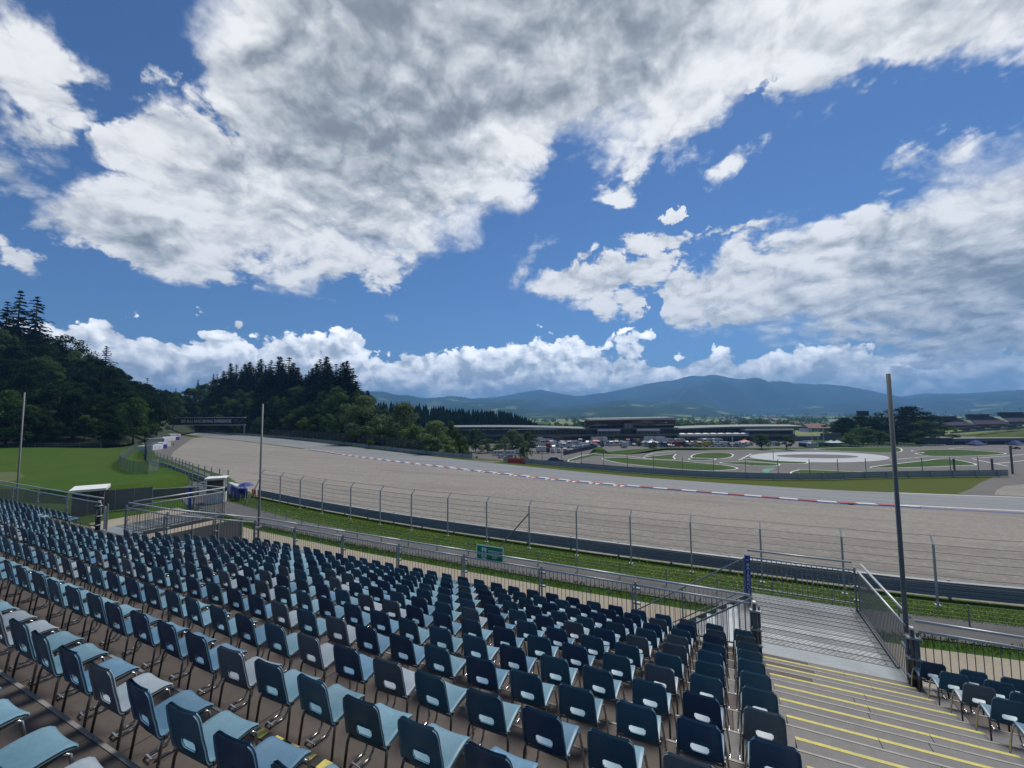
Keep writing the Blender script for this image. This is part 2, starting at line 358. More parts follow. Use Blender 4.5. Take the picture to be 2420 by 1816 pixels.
def bundle(x, y, z, label):
    t = thing('bundled_post', label, 'post', (x, y, z), 0, 'bundled tube posts')
    for i, (dx, dy, r) in enumerate(((0, 0, .045), (.09, .02, .03), (-.07, .04, .028), (.03, -.08, .026))):
        MB().tube([(dx, dy, -.08), (dx, dy, 1.1-.06*i)], r, 8).build('tube', M['galv_d'] if i else M['tube'], t, True)
    c = MB()
    for zc in (.2, .55, .95): c.bevbox(-.11, .14, -.12, .08, zc-.018, zc+.018, .02)
    c.build('clamps', M['galv'], t)
    MB().box(-.03, .03, -.05, .05, 1.1, 1.14).build('cap', M['white'], t)
bundle(.56, RY, L1, 'thick clamped post bundle at the left corner of the near landing')
bundle(3.34, RY, L1, 'thick clamped post bundle at the right corner of the near landing')
bundle(-22.5, 8.25, L5, 'thick brownish post bundle beside the white strip, far left')
for i in range(3):
    rail_bay((3.42+2.3*i, RY+.02, L1), (3.42+2.3*(i+1), RY+.02, L1), nth(i+1)+' railing bay right of the landing, in front of the right-hand chairs', 'railing bays of the right block')
# near landing: far side and right side
rail_bay((.62, 15.17, L1), (3.24, 15.17, L1), 'railing along the far side of the near landing', None, bars=.12, low=.16, top_off=(0, .12, 0), mb_bars=.010)
rail_bay((3.30, 15.17, L1), (3.30, 11.75, L1), 'closely barred railing along the right side of the near landing', None, bars=.10, post_b=False, low=.03, top_off=(.09, 0, 0), mb_bars=.0085)
MB().sheet([(3.33, 11.75, L1+.03), (3.33, 15.17, L1+.03), (3.33, 15.17, L1+1.05), (3.33, 11.75, L1+1.05)]).build('wire_mesh', M['mesh_f'], [o for o in COL.objects if o.get('label', '').startswith('closely barred')][0]).location = (-3.30, -15.17, -L1)
# void and far left landing
a5, a3, a1 = (-17.42, 8.23, L5), (-17.54, 9.89, Mz(3)), (-17.68, 11.52, L1)
rail_bay((-17.42, 8.23, L5), (-20.25, 8.23, L5), 'level railing bay between the sloping railing and the far left landing', None)
rail_bay(a3, a5, 'upper sloping railing bay at the left end of the front rows', 'sloping railing bays', post_b=True)
rail_bay(a1, a3, 'lower sloping railing bay at the left end of the front rows', 'sloping railing bays', post_b=True)
rail_bay((-20.3, 8.4, L5), (-20.3, 11.73, L5), 'railing along the right side of the far left landing', None, bars=.09)
rail_bay((-20.3, 11.73, L5), (-22.55, 11.73, L5), 'railing along the far side of the far left landing', None)
for i in range(8):
    rail_bay((-22.3-3.05*i, 8.23, L5), (-22.3-3.05*(i+1), 8.23, L5), nth(i+1)+' bay of the far left railing, counted leftward from the white strip', 'bays of the far left railing', bars=.1)
t = thing('wall_panel', 'grey sheet panel closing the space under the far left landing', 'panel', (-20.22, 8.4, GZ))
MB().box(0, .04, 0, 4.2, 0, L5-GZ-.25).build('sheet', M['clad'], t); m_ = MB()
for i in range(5): m_.box(.04, .07, i*1.03, i*1.03+.05, 0, L5-GZ-.25)
m_.build('battens', M['galv'], t)

# exit stairs going down leftward from the near landing
ex = thing('exit_stairs', 'steel exit stairs going down leftward from the near landing', 'stairs', (.6, 12.0, L1))
n = 31; dx, dz = .295, (L1-GZ)/31
tr = MB(); stg = MB()
for i in range(n-1): tr.box(-(i+1)*dx-.02, -i*dx, .05, 3.05, -(i+1)*dz-.035, -(i+1)*dz, i % 2)
tr.build('treads', [M['perf'], M['galv']], ex)
for y in (0, 3.1): stg.hexa([(0, y, -.3), (-n*dx, y, GZ-L1-.12), (-n*dx, y+.05, GZ-L1-.12), (0, y+.05, -.3), (0, y, 0), (-n*dx, y, GZ-L1+.18), (-n*dx, y+.05, GZ-L1+.18), (0, y+.05, 0)])
stg.build('stringers', M['galv'], ex)
for y, nm in ((3.13, 'outer'), (.0, 'inner')):
    h = MB(); s = -dz/dx; E = n*dx
    h.tube([(-.05, y, 1.05), (-E, y, 1.05-E*dz/dx)], .022, 6); h.tube([(-.05, y, .12), (-E, y, .12-E*dz/dx)], .018, 6)
    for i in range(int(E/.13)):
        x = -.1-i*.13; h.tube([(x, y, .12+x*dz/dx), (x, y, 1.05+x*dz/dx)], .006, 4, cap=False)
    for x in np.arange(-.1, -E, -1.8): h.tube([(x, y, x*dz/dx-.1), (x, y, 1.08+x*dz/dx)], .024, 6)
    h.build('handrail', M['galv'], ex)

# ------------------------------------------------------------ tall poles behind the railing
M['pole'] = mat('dull_grey_pole_steel', (.13, .14, .145), .6, .3, noise=[(4, .6, (.09, .10, .105)), (.6, .5, (.18, .19, .195))])
def tall_pole(px0, py0, px1, Y, zb, label):
    top = atY(px0, py0, Y); b = atY(px1, 1300, Y)
    t = thing('tall_pole', label, 'pole', (top[0], Y, GZ), 0, 'tall bare poles')
    hgt = top[2]-GZ
    MB().tube([(0, 0, 0), (0, 0, hgt)], .047, 10, r1=.040).build('shaft', M['pole'], t, True)
    MB().lathe([(.11, -.01), (.11, .02), (.075, .03), (.075, 1.2), (.06, 1.22)], (0, 0, 0), 10).build('base_sleeve', M['galv_d'], t)
    c = MB(); c.bevbox(-.09, .09, -.2, .08, Mz(1)-GZ+.6, Mz(1)-GZ+.68, .01); c.build('bracket', M['galv'], t)
tall_pole(2099, 884, 2142, 11.85, 0, 'tall bare steel pole rising behind the right-hand railing')
tall_pole(621, 955, 617, 12.2, 0, 'tall thin pole rising left of centre in front of the gravel')
tall_pole(58, 928, 47, 8.75, 0, 'tall thin pole rising before the meadow at far left')

# ------------------------------------------------------------ signs
def exit_sign(x0, x1, y, z0, z1, label):
    t = thing('exit_sign', label, 'sign', (x0, y, z0), 0, None); w, h = x1-x0, z1-z0
    MB().bevbox(0, w, 0, .02, 0, h, .004).build('board', M['sign_g'], t)
    fr = MB(); b = .028*w/.9
    yy0, yy1 = -.004, -.001
    for (a, c, e, f) in ((0, w, 0, b), (0, w, h-b, h), (0, b, b, h-b), (w-b, w, b, h-b)): fr.box(a, c, yy0, yy1, e, f)
    fr.build('white_border', M['sign_w'], t)
    pic = MB(); px, pw = .20*w, .175*w
    pic.box(px, px+pw, -.004, -.001, h*.12, h*.83, 0)
    def P(u, v): return (px+pw*u, -.006, h*(.12+.71*v))
    man = [[(.30, .80), (.36, .72), (.48, .72), (.62, .68), (.86, .50), (.80, .45), (.60, .56), (.55, .42), (.62, .26), (.95, .14), (.92, .06), (.55, .16), (.46, .34), (.24, .03), (.16, .08), (.36, .44), (.34, .58), (.10, .46), (.05, .53), (.28, .66)]]
    for poly in man: pic.sheet([P(*q) for q in poly][::-1], 1)
    pic.sheet([P(.36+.085*math.cos(a), .87+.065*math.sin(a)) for a in np.linspace(0, 2*math.pi, 12, endpoint=False)], 1)
    pic.build('running_figure', [M['sign_w'], M['sign_g']], t)
    ar = MB(); s = w*.12
    def A(u, v): return (w*.065+s*u, -.005, h*.47+s*v)
    ar.sheet([A(0, 0), A(.42, .5), (A(.62, .5)), A(.32, .13), A(.98, .13), A(.98, -.13), A(.32, -.13), A(.62, -.5), A(.42, -.5)][::-1]); ar.build('arrow', M['sign_w'], t)
    tx = MB(); text_mesh(tx, 'EMERGENCY', h*.27, (w*.69, -.005, h*.62), (1, 0, 0), (0, 0, 1), fit=w*.50); text_mesh(tx, 'EXIT', h*.27, (w*.69, -.005, h*.30), (1, 0, 0), (0, 0, 1), fit=w*.21)
    tx.build('lettering', M['sign_w'], t)
p0 = atY(1126, 1286, 11.66); p1 = atY(1190, 1323, 11.66)
exit_sign(p0[0], p1[0], 11.66, p0[2]-.47, p0[2], 'green emergency exit sign fixed behind the front railing')
p0 = atY(469, 1203, 11.66); p1 = atY(509, 1213, 11.66)
exit_sign(p0[0], p1[0], 11.66, p1[2]-.06, p0[2], 'small green exit sign low on the far left landing railing')
def banner(x, y, z0, z1, w, label):
    t = thing('blue_banner', label, 'banner', (x, y, z0), rad(-4), 'blue upright banners'); h = z1-z0
    b = MB(); pts = [(-w/2, .02), (-w/2+.012, -.03), (-w*.28, -.055), (w*.28, -.055), (w/2-.012, -.03), (w/2, .02)]
    b.prism(pts, 0, h); b.build('sleeve', M['blue'], t)
    tx = MB(); s = '#AIRRACE'; st = h*.78/len(s)
    for i, c in enumerate(s): text_mesh(tx, c, st*1.12, (.01, -.058, h*.83-st*(i+.5)), (1, 0, 0), (0, 0, 1), squash=1.05)
    tx.box(-.035, .04, -.061, -.056, h*.885, h*.90)
    tx.build('lettering', M['white'], t)
banner(.60, 15.06, L1-.02, L1+1.16, .155, 'blue upright banner at the far left corner of the near landing')
p0 = atY(452, 1158, 11.66); banner(p0[0], 11.62, L5-.0, L5+1.13, .2, 'blue upright banner at the corner of the far left landing')
p0 = atY(263, 1183, 8.33); p1 = atY(259, 1240, 8.33)
t = thing('white_banner', 'white rounded upright strip on the post at the far left aisle', 'banner', (-22.15, 8.33, L5))
b = MB(); hh = p0[2]-p1[2]
b.prism([(-.075, .0), (-.06, -.03), (.06, -.03), (.075, .0)], .05, hh-.06); b.prism([(-.045, .0), (-.035, -.03), (.035, -.03), (.045, .0)], hh-.06, hh)
b.build('strip', M['white'], t); MB().tube([(.1, .02, -.1), (.1, .02, hh+.1)], .03, 8).build('post', M['galv'], t)

# ------------------------------------------------------------ chairs
def shell_grid():
    prof = [(.152, .400), (.156, .415), (.149, .429), (.130, .438), (.095, .443), (.05, .442), (.0, .438), (-.045, .431), (-.09, .422), (-.135, .413),
            (-.172, .410), (-.194, .419), (-.204, .440), (-.207, .466), (-.2095, .478), (-.2185, .526), (-.2205, .536), (-.234, .59), (-.243, .635), (-.251, .68), (-.257, .712), (-.262, .734), (-.266, .748), (-.268, .757), (-.270, .761)]
    hw = [.150, .176, .188, .195, .199, .202, .204, .205, .206, .207, .208, .208, .208, .207, .206, .205, .203, .201, .199, .197, .193, .185, .172, .155]
    lat = [-1, -.96, -.82, -.6, -.40, -.34, -.15, 0, .15, .34, .40, .6, .82, .96, 1]
    return prof, hw, lat
def shell(i0, i1, th=.0055):
    prof, hw, lat = shell_grid(); mb = MB(); nl = len(lat); rows = range(i0, i1+1)
    def pt(i, j, side):
        (y, z), w, u = prof[i], hw[i], lat[j]
        a, b = prof[max(i-1, 0)], prof[min(i+1, len(prof)-1)]
        ty, tz = b[0]-a[0], b[1]-a[1]; l = math.hypot(ty, tz); ny, nz = tz/l, -ty/l        # normal to the sitting side
        back = min(1, max(0, (i-9)/4))
        dish = (.022*(1-back)*(u*u)-.004)*(1 if i > 3 else i/4) + back*.011*u*u           # raised sides of the seat, wrapped back
        roll_ = -.012 if abs(u) > .99 else (-.003 if abs(u) > .95 else 0)
        o = dish+roll_+side*th*(1.5 if abs(u) > .95 or i > 20 else 1)
        sag = .014*(1-u*u)*max(0, 1-abs(i-10.5)/3.2)
        return (u*w*.925, y+ny*o, z+nz*o-sag)
    def hole(i, j): return (i == 14 and 4 <= j < 10) or (i in (13, 15) and 5 <= j < 9)
    idx = {}
    for s in (0, 1):
        for i in rows:
            for j in range(nl): idx[(s, i, j)] = len(mb.v); mb.v.append(pt(i, j, 1 if s else -1))
    def face(q, mi=0): mb.f.append(q); mb.m.append(mi)
    for i in range(i0, i1):
        for j in range(nl-1):
            if hole(i, j):
                for (di, dj, e) in ((-1, 0, ((i, j), (i, j+1))), (1, 0, ((i+1, j+1), (i+1, j))), (0, -1, ((i+1, j), (i, j))), (0, 1, ((i, j+1), (i+1, j+1)))):
                    if not hole(i+di, j+dj): a, b = e; face((idx[(0,)+a], idx[(0,)+b], idx[(1,)+b], idx[(1,)+a]))
                continue
            a, b, c, d = (i, j), (i, j+1), (i+1, j+1), (i+1, j)
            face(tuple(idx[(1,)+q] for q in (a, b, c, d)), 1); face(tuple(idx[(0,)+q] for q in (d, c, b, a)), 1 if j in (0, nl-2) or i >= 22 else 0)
    for i in range(i0, i1):
        for j, f in ((0, 1), (nl-1, 0)):
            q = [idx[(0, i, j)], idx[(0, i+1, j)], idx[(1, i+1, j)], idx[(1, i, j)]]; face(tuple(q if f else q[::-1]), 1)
    for i, f in ((i0, 1), (i1, 0)):
        if i in (0, len(prof)-1):
            for j in range(nl-1):
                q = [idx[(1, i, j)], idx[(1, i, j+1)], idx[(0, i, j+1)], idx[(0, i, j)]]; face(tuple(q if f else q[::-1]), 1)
    return mb
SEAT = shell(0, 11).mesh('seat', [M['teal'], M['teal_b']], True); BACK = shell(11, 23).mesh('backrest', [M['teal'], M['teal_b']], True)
def legm(sx, front):
    b = MB()
    if front: b.tube([(sx*.172, .085, .428), (sx*.185, .118, .41), (sx*.20, .132, .30), (sx*.22, .138, .12), (sx*.228, .134, .05), (sx*.231, .105, .018), (sx*.232, .06, .011), (sx*.232, -.05, .011)], .0108, 6)
    else: b.tube([(sx*.175, -.15, .398), (sx*.19, -.178, .392), (sx*.197, -.192, .34), (sx*.206, -.236, .0)], .0112, 6)
    return b
LEGS = [legm(sx, f).mesh('leg', M['chrome'] if f else M['tube'], True) for f in (1, 0) for sx in (-1, 1)]
cb = MB(); cb.tube([(-.19, -.178, .386), (.19, -.178, .386)], .009, 6); cb.tube([(-.175, .10, .424), (-.175, -.15, .398)], .009, 5); cb.tube([(.175, .10, .424), (.175, -.15, .398)], .009, 5)
for sx in (-1, 1): cb.box(sx*.19-.012, sx*.19+.012, -.172, -.15, .392, .42)
CROSS = cb.mesh('under_frame', M['tube'])
ck = MB(); ck.bar((.236, -.04, .03), (.33, -.05, .03), .012, .008); ck.bar((.30, -.04, .03), (.30, .0, .03), .012, .006); CLIP = ck.mesh('linking_clip', M['chrome'])
allleg = MB()
for f in (1, 0):
    for sx in (-1, 1):
        q = legm(sx, f); allleg.add(q.v, q.f, 0)
allleg.add(cb.v, cb.f, 0); FRAME = allleg.mesh('frame', M['tube'])
cands = []
def cand(k, x, lab, dy=0):
    p = (x+R.uniform(-.014, .014), Yy(k)-.08+dy+R.uniform(-.015, .015), Mz(k))
    px, py, d = proj((p[0], p[1], p[2]+.55))
    if d < .6 or px < -110 or px > 2530 or py > 2050: return
    cands.append((d, k, p, lab))
for k in range(1, 13):
    i = 0
    while True:
        x = {12: .09, 11: .24, 10: .27}.get(k, .30)-.558*i
        if k <= 6 and x < -16.75: break
        if x < -46: break
        cand(k, x, (nth(i+1), k, 'left'), -.06 if k == 12 else 0); i += 1
for k in (5, 6):
    for i in range(40): cand(k, -23.35-.558*i, (nth(i+1), k, 'farleft'))
for i, x in enumerate((-3.18, -3.75, -4.42, -5.0, -5.56, -6.12, -6.7)): cand(13, x, (nth(i+1), 13, 'hind'), -.05)
for k in range(1, 9):
    for i in range(9): cand(k, 3.45+.55*i, (nth(i+1), k, 'right'), .12 if k < 6 else .0)
cands.sort(key=lambda c: c[0])
print('chairs in view:', len(cands))
rest = MB()
def colour():
    u = R.random(); return ('faded', 'bleached grey') if u < .13 else (('navy', 'navy blue') if u < .45 else ('teal', 'dark teal'))
for n, (d, k, p, (o_, k_, blk)) in enumerate(cands):
    cm, cw = colour()
    rz = R.gauss(0, .032)
    if n < 300:
        row = nth(k)+' row above the railing'
        lab = {'left': f'{cw} chair, {o_} left of the stairs in the {row}',
               'farleft': f'{cw} plastic chair, {o_} leftward beyond the far left landing, {nth(k-4)} row',
               'hind': f'{cw} chair, {o_} from the right in the nearest row by the walkway',
               'right': f'{cw} chair, {o_} right of the stairs in the {row}'}[blk]
        t = thing('plastic_chair', lab, 'chair', p, rz, 'plastic chairs in rows on the stand')
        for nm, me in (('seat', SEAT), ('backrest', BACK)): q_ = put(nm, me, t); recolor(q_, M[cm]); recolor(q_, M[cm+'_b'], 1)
        if n < 170:
            for me in LEGS: put('leg', me, t)
            put('under_frame', CROSS, t)
            if n < 70: put('linking_clip', CLIP, t)
        else: put('frame', FRAME, t)
    else:
        c, s = math.cos(rz), math.sin(rz)
        T = lambda v: (p[0]+c*v[0]-s*v[1], p[1]+s*v[0]+c*v[1], p[2]+v[2])
        mi = {'teal': 0, 'navy': 1, 'faded': 2}[cm]
        for me, m2 in ((SEAT, mi), (BACK, mi), (FRAME, 3)):
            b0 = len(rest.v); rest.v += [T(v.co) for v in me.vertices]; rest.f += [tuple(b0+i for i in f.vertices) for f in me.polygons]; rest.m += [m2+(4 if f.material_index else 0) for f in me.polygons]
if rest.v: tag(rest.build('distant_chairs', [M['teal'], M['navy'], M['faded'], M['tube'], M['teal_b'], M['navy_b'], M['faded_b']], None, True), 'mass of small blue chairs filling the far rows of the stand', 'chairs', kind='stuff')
# ------------------------------------------------------------ ground
ZI = -21.0                                    # infield and paddock lie lower than the circuit
GP = [(-900, 420), (-420, 205), (-280.6, 160), (-247, 156), (-191.6, 141.5), (-138, 122.6), (-92, 104.9), (-65.5, 96.4), (-45, 91), (-23.7, 85.8), (-13.9, 83.8), (0, 83), (12.4, 86.1), (25.7, 94.3), (45.4, 104.8), (95, 128), (220, 190), (900, 520)]
GA = [math.atan2(x, y) for x, y in GP]; GR = [math.hypot(x, y) for x, y in GP]
def gz(x, y):
    a = math.atan2(x, y); d = math.hypot(x, y)-np.interp(a, GA, GR)
    if y < 0: return GZ
    return float(np.interp(d, [3, 46, 350, 800, 14000], [GZ, ZI, ZI, -30, -34]))
def farplain():
    """ground sheet: level around the stand and the circuit, a bank beyond the far barrier, then the valley floor"""
    mb = MB(); n = len(GP)
    rings = [lambda r: r, lambda r: r+3, lambda r: r+46, lambda r: r+350, lambda r: r+800, lambda r: 14000]
    zs = [GZ-.03, GZ-.03, ZI-.03, ZI-.03, -30, -34]
    aa = list(GA); 
    vs = []
    for a, r in zip(GA, GR):
        for g, z in zip(rings, zs): vs.append((g(r)*math.sin(a), g(r)*math.cos(a), z))
    k = len(rings); fs = [(i*k+j, (i+1)*k+j, (i+1)*k+j+1, i*k+j+1) for i in range(n-1) for j in range(k-1)]
    b0 = len(vs); back = [(14000*math.sin(t_), 14000*math.cos(t_), GZ-.03) for t_ in np.linspace(GA[0]+2*math.pi, GA[-1], 14)]
    vs += back
    fs.append(tuple([i*k for i in range(n)][::-1])+tuple(range(b0, b0+14)))
    mb.add(vs, [f[::-1] if len(f) == 4 else f for f in fs])
    return mb
def field_mat():
    m = mat('valley_fields', (.05, .105, .02), .95, spec=.05); nt = m.node_tree; N = nt.nodes; L = nt.links; b = N['Principled BSDF']
    geo = N.new('ShaderNodeNewGeometry'); mp = N.new('ShaderNodeMapping'); mp.inputs['Scale'].default_value = (.0022, .0009, 0); mp.inputs['Rotation'].default_value = (0, 0, .45)
    L.new(geo.outputs['Position'], mp.inputs[0]); v = N.new('ShaderNodeTexVoronoi'); v.inputs['Scale'].default_value = 1.0; L.new(mp.outputs[0], v.inputs['Vector'])
    cr = N.new('ShaderNodeValToRGB'); cr.color_ramp.interpolation = 'CONSTANT'; sp = N.new('ShaderNodeSeparateColor'); L.new(v.outputs['Color'], sp.inputs[0]); L.new(sp.outputs[0], cr.inputs[0])
    for i, (p, c) in enumerate(((0, (.055, .11, .02)), (.22, (.16, .20, .06)), (.4, (.035, .075, .02)), (.58, (.20, .22, .10)), (.74, (.06, .12, .03)), (.88, (.11, .16, .045)))):
        e = cr.color_ramp.elements[i] if i < 2 else cr.color_ramp.elements.new(p); e.position = p; e.color = (*c, 1)
    n = N.new('ShaderNodeTexNoise'); n.inputs['Scale'].default_value = .4; n.inputs['Detail'].default_value = 6; L.new(geo.outputs['Position'], n.inputs['Vector'])
    # mown grass close by, field patches from about 450 m on
    ln = N.new('ShaderNodeVectorMath'); ln.operation = 'LENGTH'; L.new(geo.outputs['Position'], ln.inputs[0])
    mr = N.new('ShaderNodeMapRange'); mr.inputs[1].default_value = 420; mr.inputs[2].default_value = 520; L.new(ln.outputs['Value'], mr.inputs[0])
    g = N.new('ShaderNodeMix'); g.data_type = 'RGBA'; g.inputs['A'].default_value = (.030, .068, .012, 1); g.inputs['B'].default_value = (.055, .10, .02, 1); L.new(n.outputs['Fac'], g.inputs['Factor'])
    mx = N.new('ShaderNodeMix'); mx.data_type = 'RGBA'; L.new(mr.outputs[0], mx.inputs['Factor']); L.new(g.outputs['Result'], mx.inputs['A']); L.new(cr.outputs[0], mx.inputs['B'])
    L.new(mx.outputs['Result'], b.inputs['Base Color']); return m
M['field'] = field_mat()
struct(farplain().build('ground', M['field']))

def G2(pts, z): return [tuple(atz(x, y, z)) for x, y in pts]
def crop(o, s): return lambda *ps: [(o[0]+x*s, o[1]+y*s) for x, y in ps]
c1 = crop((0, 660), .3617); c2 = crop((800, 860), .2712); c3 = crop((1000, 940), .226); c3b = crop((1400, 940), .226)
c4 = crop((350, 960), .2939); c5 = crop((1900, 840), .241); cr3 = crop((240, 1000), .1085); c8 = crop((2160, 940), .1175); c7 = crop((1900, 940), .1356)
def smooth(pts, n=6, closed=False):
    P = [np.array(p, float) for p in pts]; out = []; m = len(P)
    rng = range(m) if closed else range(m-1)
    for i in rng:
        a, b, c, d = (P[(i-1) % m], P[i], P[(i+1) % m], P[(i+2) % m]) if closed else (P[max(i-1, 0)], P[i], P[i+1], P[min(i+2, m-1)])
        for k in range(n):
            t = k/n; out.append(tuple(.5*((2*b)+(-a+c)*t+(2*a-5*b+4*c-d)*t*t+(-a+3*b-3*c+d)*t**3)))
    if not closed: out.append(tuple(P[-1]))
    return out
# circuit edges in plan
UP = [(-440, 207), (-325, 176), (-227.7, 150.4), (-161.5, 129), (-113, 110.8), (-74, 97), (-48.7, 88.6), (-22.4, 81.2), (-6.6, 78.2), (11, 77.2), (19.6, 77.8), (33, 80), (70, 87), (140, 104)]
LO = [(-440, 190), (-330, 160), (-273, 143), (-224.4, 130.8), (-174.7, 115.8), (-129.4, 101.8), (-90, 88.6), (-62.7, 80.8), (-36.4, 74), (-19.7, 70.6), (9.6, 67.6), (14, 67.7), (19.1, 68.2), (30.7, 69.6), (70, 75), (140, 91)]
UPs, LOs = smooth(UP, 5), smooth(LO, 8)
L2 = lambda pts, z: [(p[0], p[1], z) for p in pts]
tr = MB(); tr.sheet(L2(LOs, GZ+.03)+L2(UPs[::-1], GZ+.03)); struct(tr.build('race_track', M['asph']))
# gravel trap between the near barrier and the track
NEAR = [(-83, 49), (-60, 39.2), (-43.5, 36.9), (-27.5, 35.5), (-10, 35.1), (8, 35.4), (15.7, 36.2), (30, 39), (60, 48), (140, 74)]
gl = [tuple(atz(x, y, GZ)[:2]) for x, y in c4((370, 256), (330, 275), (280, 310), (235, 345), (200, 372), (186, 400), (190, 425))]
gr = L2([q for q in LOs if -262 < q[0] < 140], GZ+.015)[::-1]
struct(MB().sheet(gr+L2(gl, GZ+.015)+L2(NEAR, GZ+.015)).build('gravel_trap', M['gravel']))
bl = [tuple(atz(x, y, GZ)[:2]) for x, y in c4((170, 222), (372, 254), (335, 275), (285, 310), (237, 345), (203, 372), (186, 402), (190, 425), (300, 470), (420, 520), (640, 605), (640, 640), (300, 490), (150, 430), (60, 400), (40, 330), (110, 260))]
struct(MB().sheet(L2(bl, GZ+.022)).build('run_off', M['asph_d']))
# strips beside the track
def strip(pts, w0, w1, z, mt, name, st=True):
    P = [np.array(p[:2], float) for p in pts]; a = []; b = []
    for i, p in enumerate(P):
        t = P[min(i+1, len(P)-1)]-P[max(i-1, 0)]; t /= np.linalg.norm(t)+1e-9; nrm = np.array([t[1], -t[0]])
        a.append(p+nrm*w0); b.append(p+nrm*w1)
    mb = MB(); n = len(P)
    mb.add([(*q, z) for q in a]+[(*q, z) for q in b], [(i, i+1, n+i+1, n+i) for i in range(n-1)])
    o = mb.build(name, mt); return struct(o) if st else o
low = [q for q in LOs if -300 < q[0] < 140]
strip([q for q in low if q[0] < -128], -.1, 1.3, GZ+.02, M['grass_o'], 'grass_strip')
strip([q for q in low if q[0] > -128], 1.05, 1.8, GZ+.02, M['kerb_b'], 'blue_edge_strip')
strip([q for q in LOs if q[0] > 20], -.25, .35, GZ+.04, M['kerb_w'], 'white_edge_line')
strip([q for q in UPs if 20 < q[0] < 45], -.1, .35, GZ+.04, M['kerb_w'], 'white_edge_line')
strip([q for q in UPs if 45 < q[0] < 90], -.1, .5, GZ+.04, M['kerb_r'], 'red_edge_line')
def sample(pts, step):
    P = [np.array(p[:2], float) for p in pts]; out = [P[0]]; acc = 0
    for a, b in zip(P[:-1], P[1:]):
        L = np.linalg.norm(b-a); d = step-acc
        while d <= L: out.append(a+(b-a)*d/L); d += step
        acc = (acc+L) % step
    return out
kb = MB(); S = sample([q for q in LOs if -128 < q[0] < 22], 2.05)   # red and white kerb with sawtooth blocks on its outer side
for i in range(len(S)-1):
    a, b = S[i], S[i+1]; t = (b-a)/np.linalg.norm(b-a); nrm = np.array([t[1], -t[0]])
    red = i % 2 == 1
    A, B, C, E = a-nrm*.15, b-nrm*.15, b+nrm*1.1, a+nrm*1.1
    kb.hexa([(*A, GZ), (*B, GZ), (*C, GZ), (*E, GZ), (*A, GZ+.035), (*B, GZ+.035), (*C, GZ+.10), (*E, GZ+.10)], 0 if red else 1)
    if red and a[0] > -100 and a[0] < -12:
        c = (a+b)/2
        for k in (-.55, .55):
            m0 = c+t*k+nrm*1.12; kb.hexa([(*(m0-t*.5), GZ), (*(m0+t*.5), GZ), (*(m0+t*.12+nrm*1.0), GZ), (*(m0-t*.12+nrm*1.0), GZ), (*(m0-t*.5), GZ+.12), (*(m0+t*.5), GZ+.12), (*(m0+t*.12+nrm*1.0), GZ+.04), (*(m0-t*.12+nrm*1.0), GZ+.04)], 1)
struct(kb.build('kerb', [M['kerb_r'], M['kerb_w']]))
# grass between the track and the far barrier, tarmac merging at right
far = [p for p in GP if -420 <= p[0] <= 95]
struct(MB().sheet(L2([q for q in UPs if q[0] < 60], GZ+.012)+L2([(p[0], p[1]+2.5) for p in far][::-1], GZ+.012)).build('grass_verge', M['grass_o']))
mg = [tuple(atz(x, y, GZ)[:2]) for x, y in c5((1500, 1362), (1640, 1310), (1720, 1255), (1850, 1200), (2060, 1165), (2158, 1150), (2700, 1120), (2700, 1420), (2158, 1392), (1945, 1388))]
struct(MB().sheet(L2(mg, GZ+.021)).build('joining_track', M['asph_d']))
pg = [tuple(atz(x, y, GZ)[:2]) for x, y in c5((1865, 1372), (1890, 1320), (1960, 1285), (2158, 1268), (2700, 1240), (2700, 1390), (2158, 1385))]
struct(MB().sheet(L2(pg, GZ+.027)).build('gravel_patch', M['gravel']))
am = [tuple(atz(x, y, GZ)[:2]) for x, y in c2((760, 822), (1100, 838), (1420, 852), (1330, 868), (1210, 872), (1000, 842))]
struct(MB().sheet(L2(am, GZ+.021)).build('joining_track', M['asph_d']))
# near verge, service road, gravel path
struct(MB().sheet(L2(NEAR, GZ+.012)+L2([(140, 66), (60, 40), (16, 33.2), (8, 32), (-10, 31.3), (-27, 31.2), (-43, 32.5), (-62, 36), (-83, 45)], GZ+.012)).build('verge', M['grass_d']))
rd = [(140, 66), (60, 40), (16, 33.2), (8, 32), (-10, 31.3), (-27, 31.2), (-43, 32.5), (-62, 36), (-83, 45)]
struct(MB().sheet(L2(rd, GZ+.018)+L2([(-85, 40), (-62, 31.5), (-43, 29.0), (-27, 28.3), (-10, 28.3), (8, 29), (16, 30.2), (60, 37), (140, 62)], GZ+.018)).build('service_road', M['road']))
struct(MB().sheet(L2([(-62, 30.4), (-43, 27.8), (-27, 27.2), (-10, 27.2), (8, 27.9), (16, 29.0), (60, 36), (140, 60), (140, 0), (-16, 12), (-30, 13), (-62, 22)], GZ+.015)).build('gravel_path', M['path']))
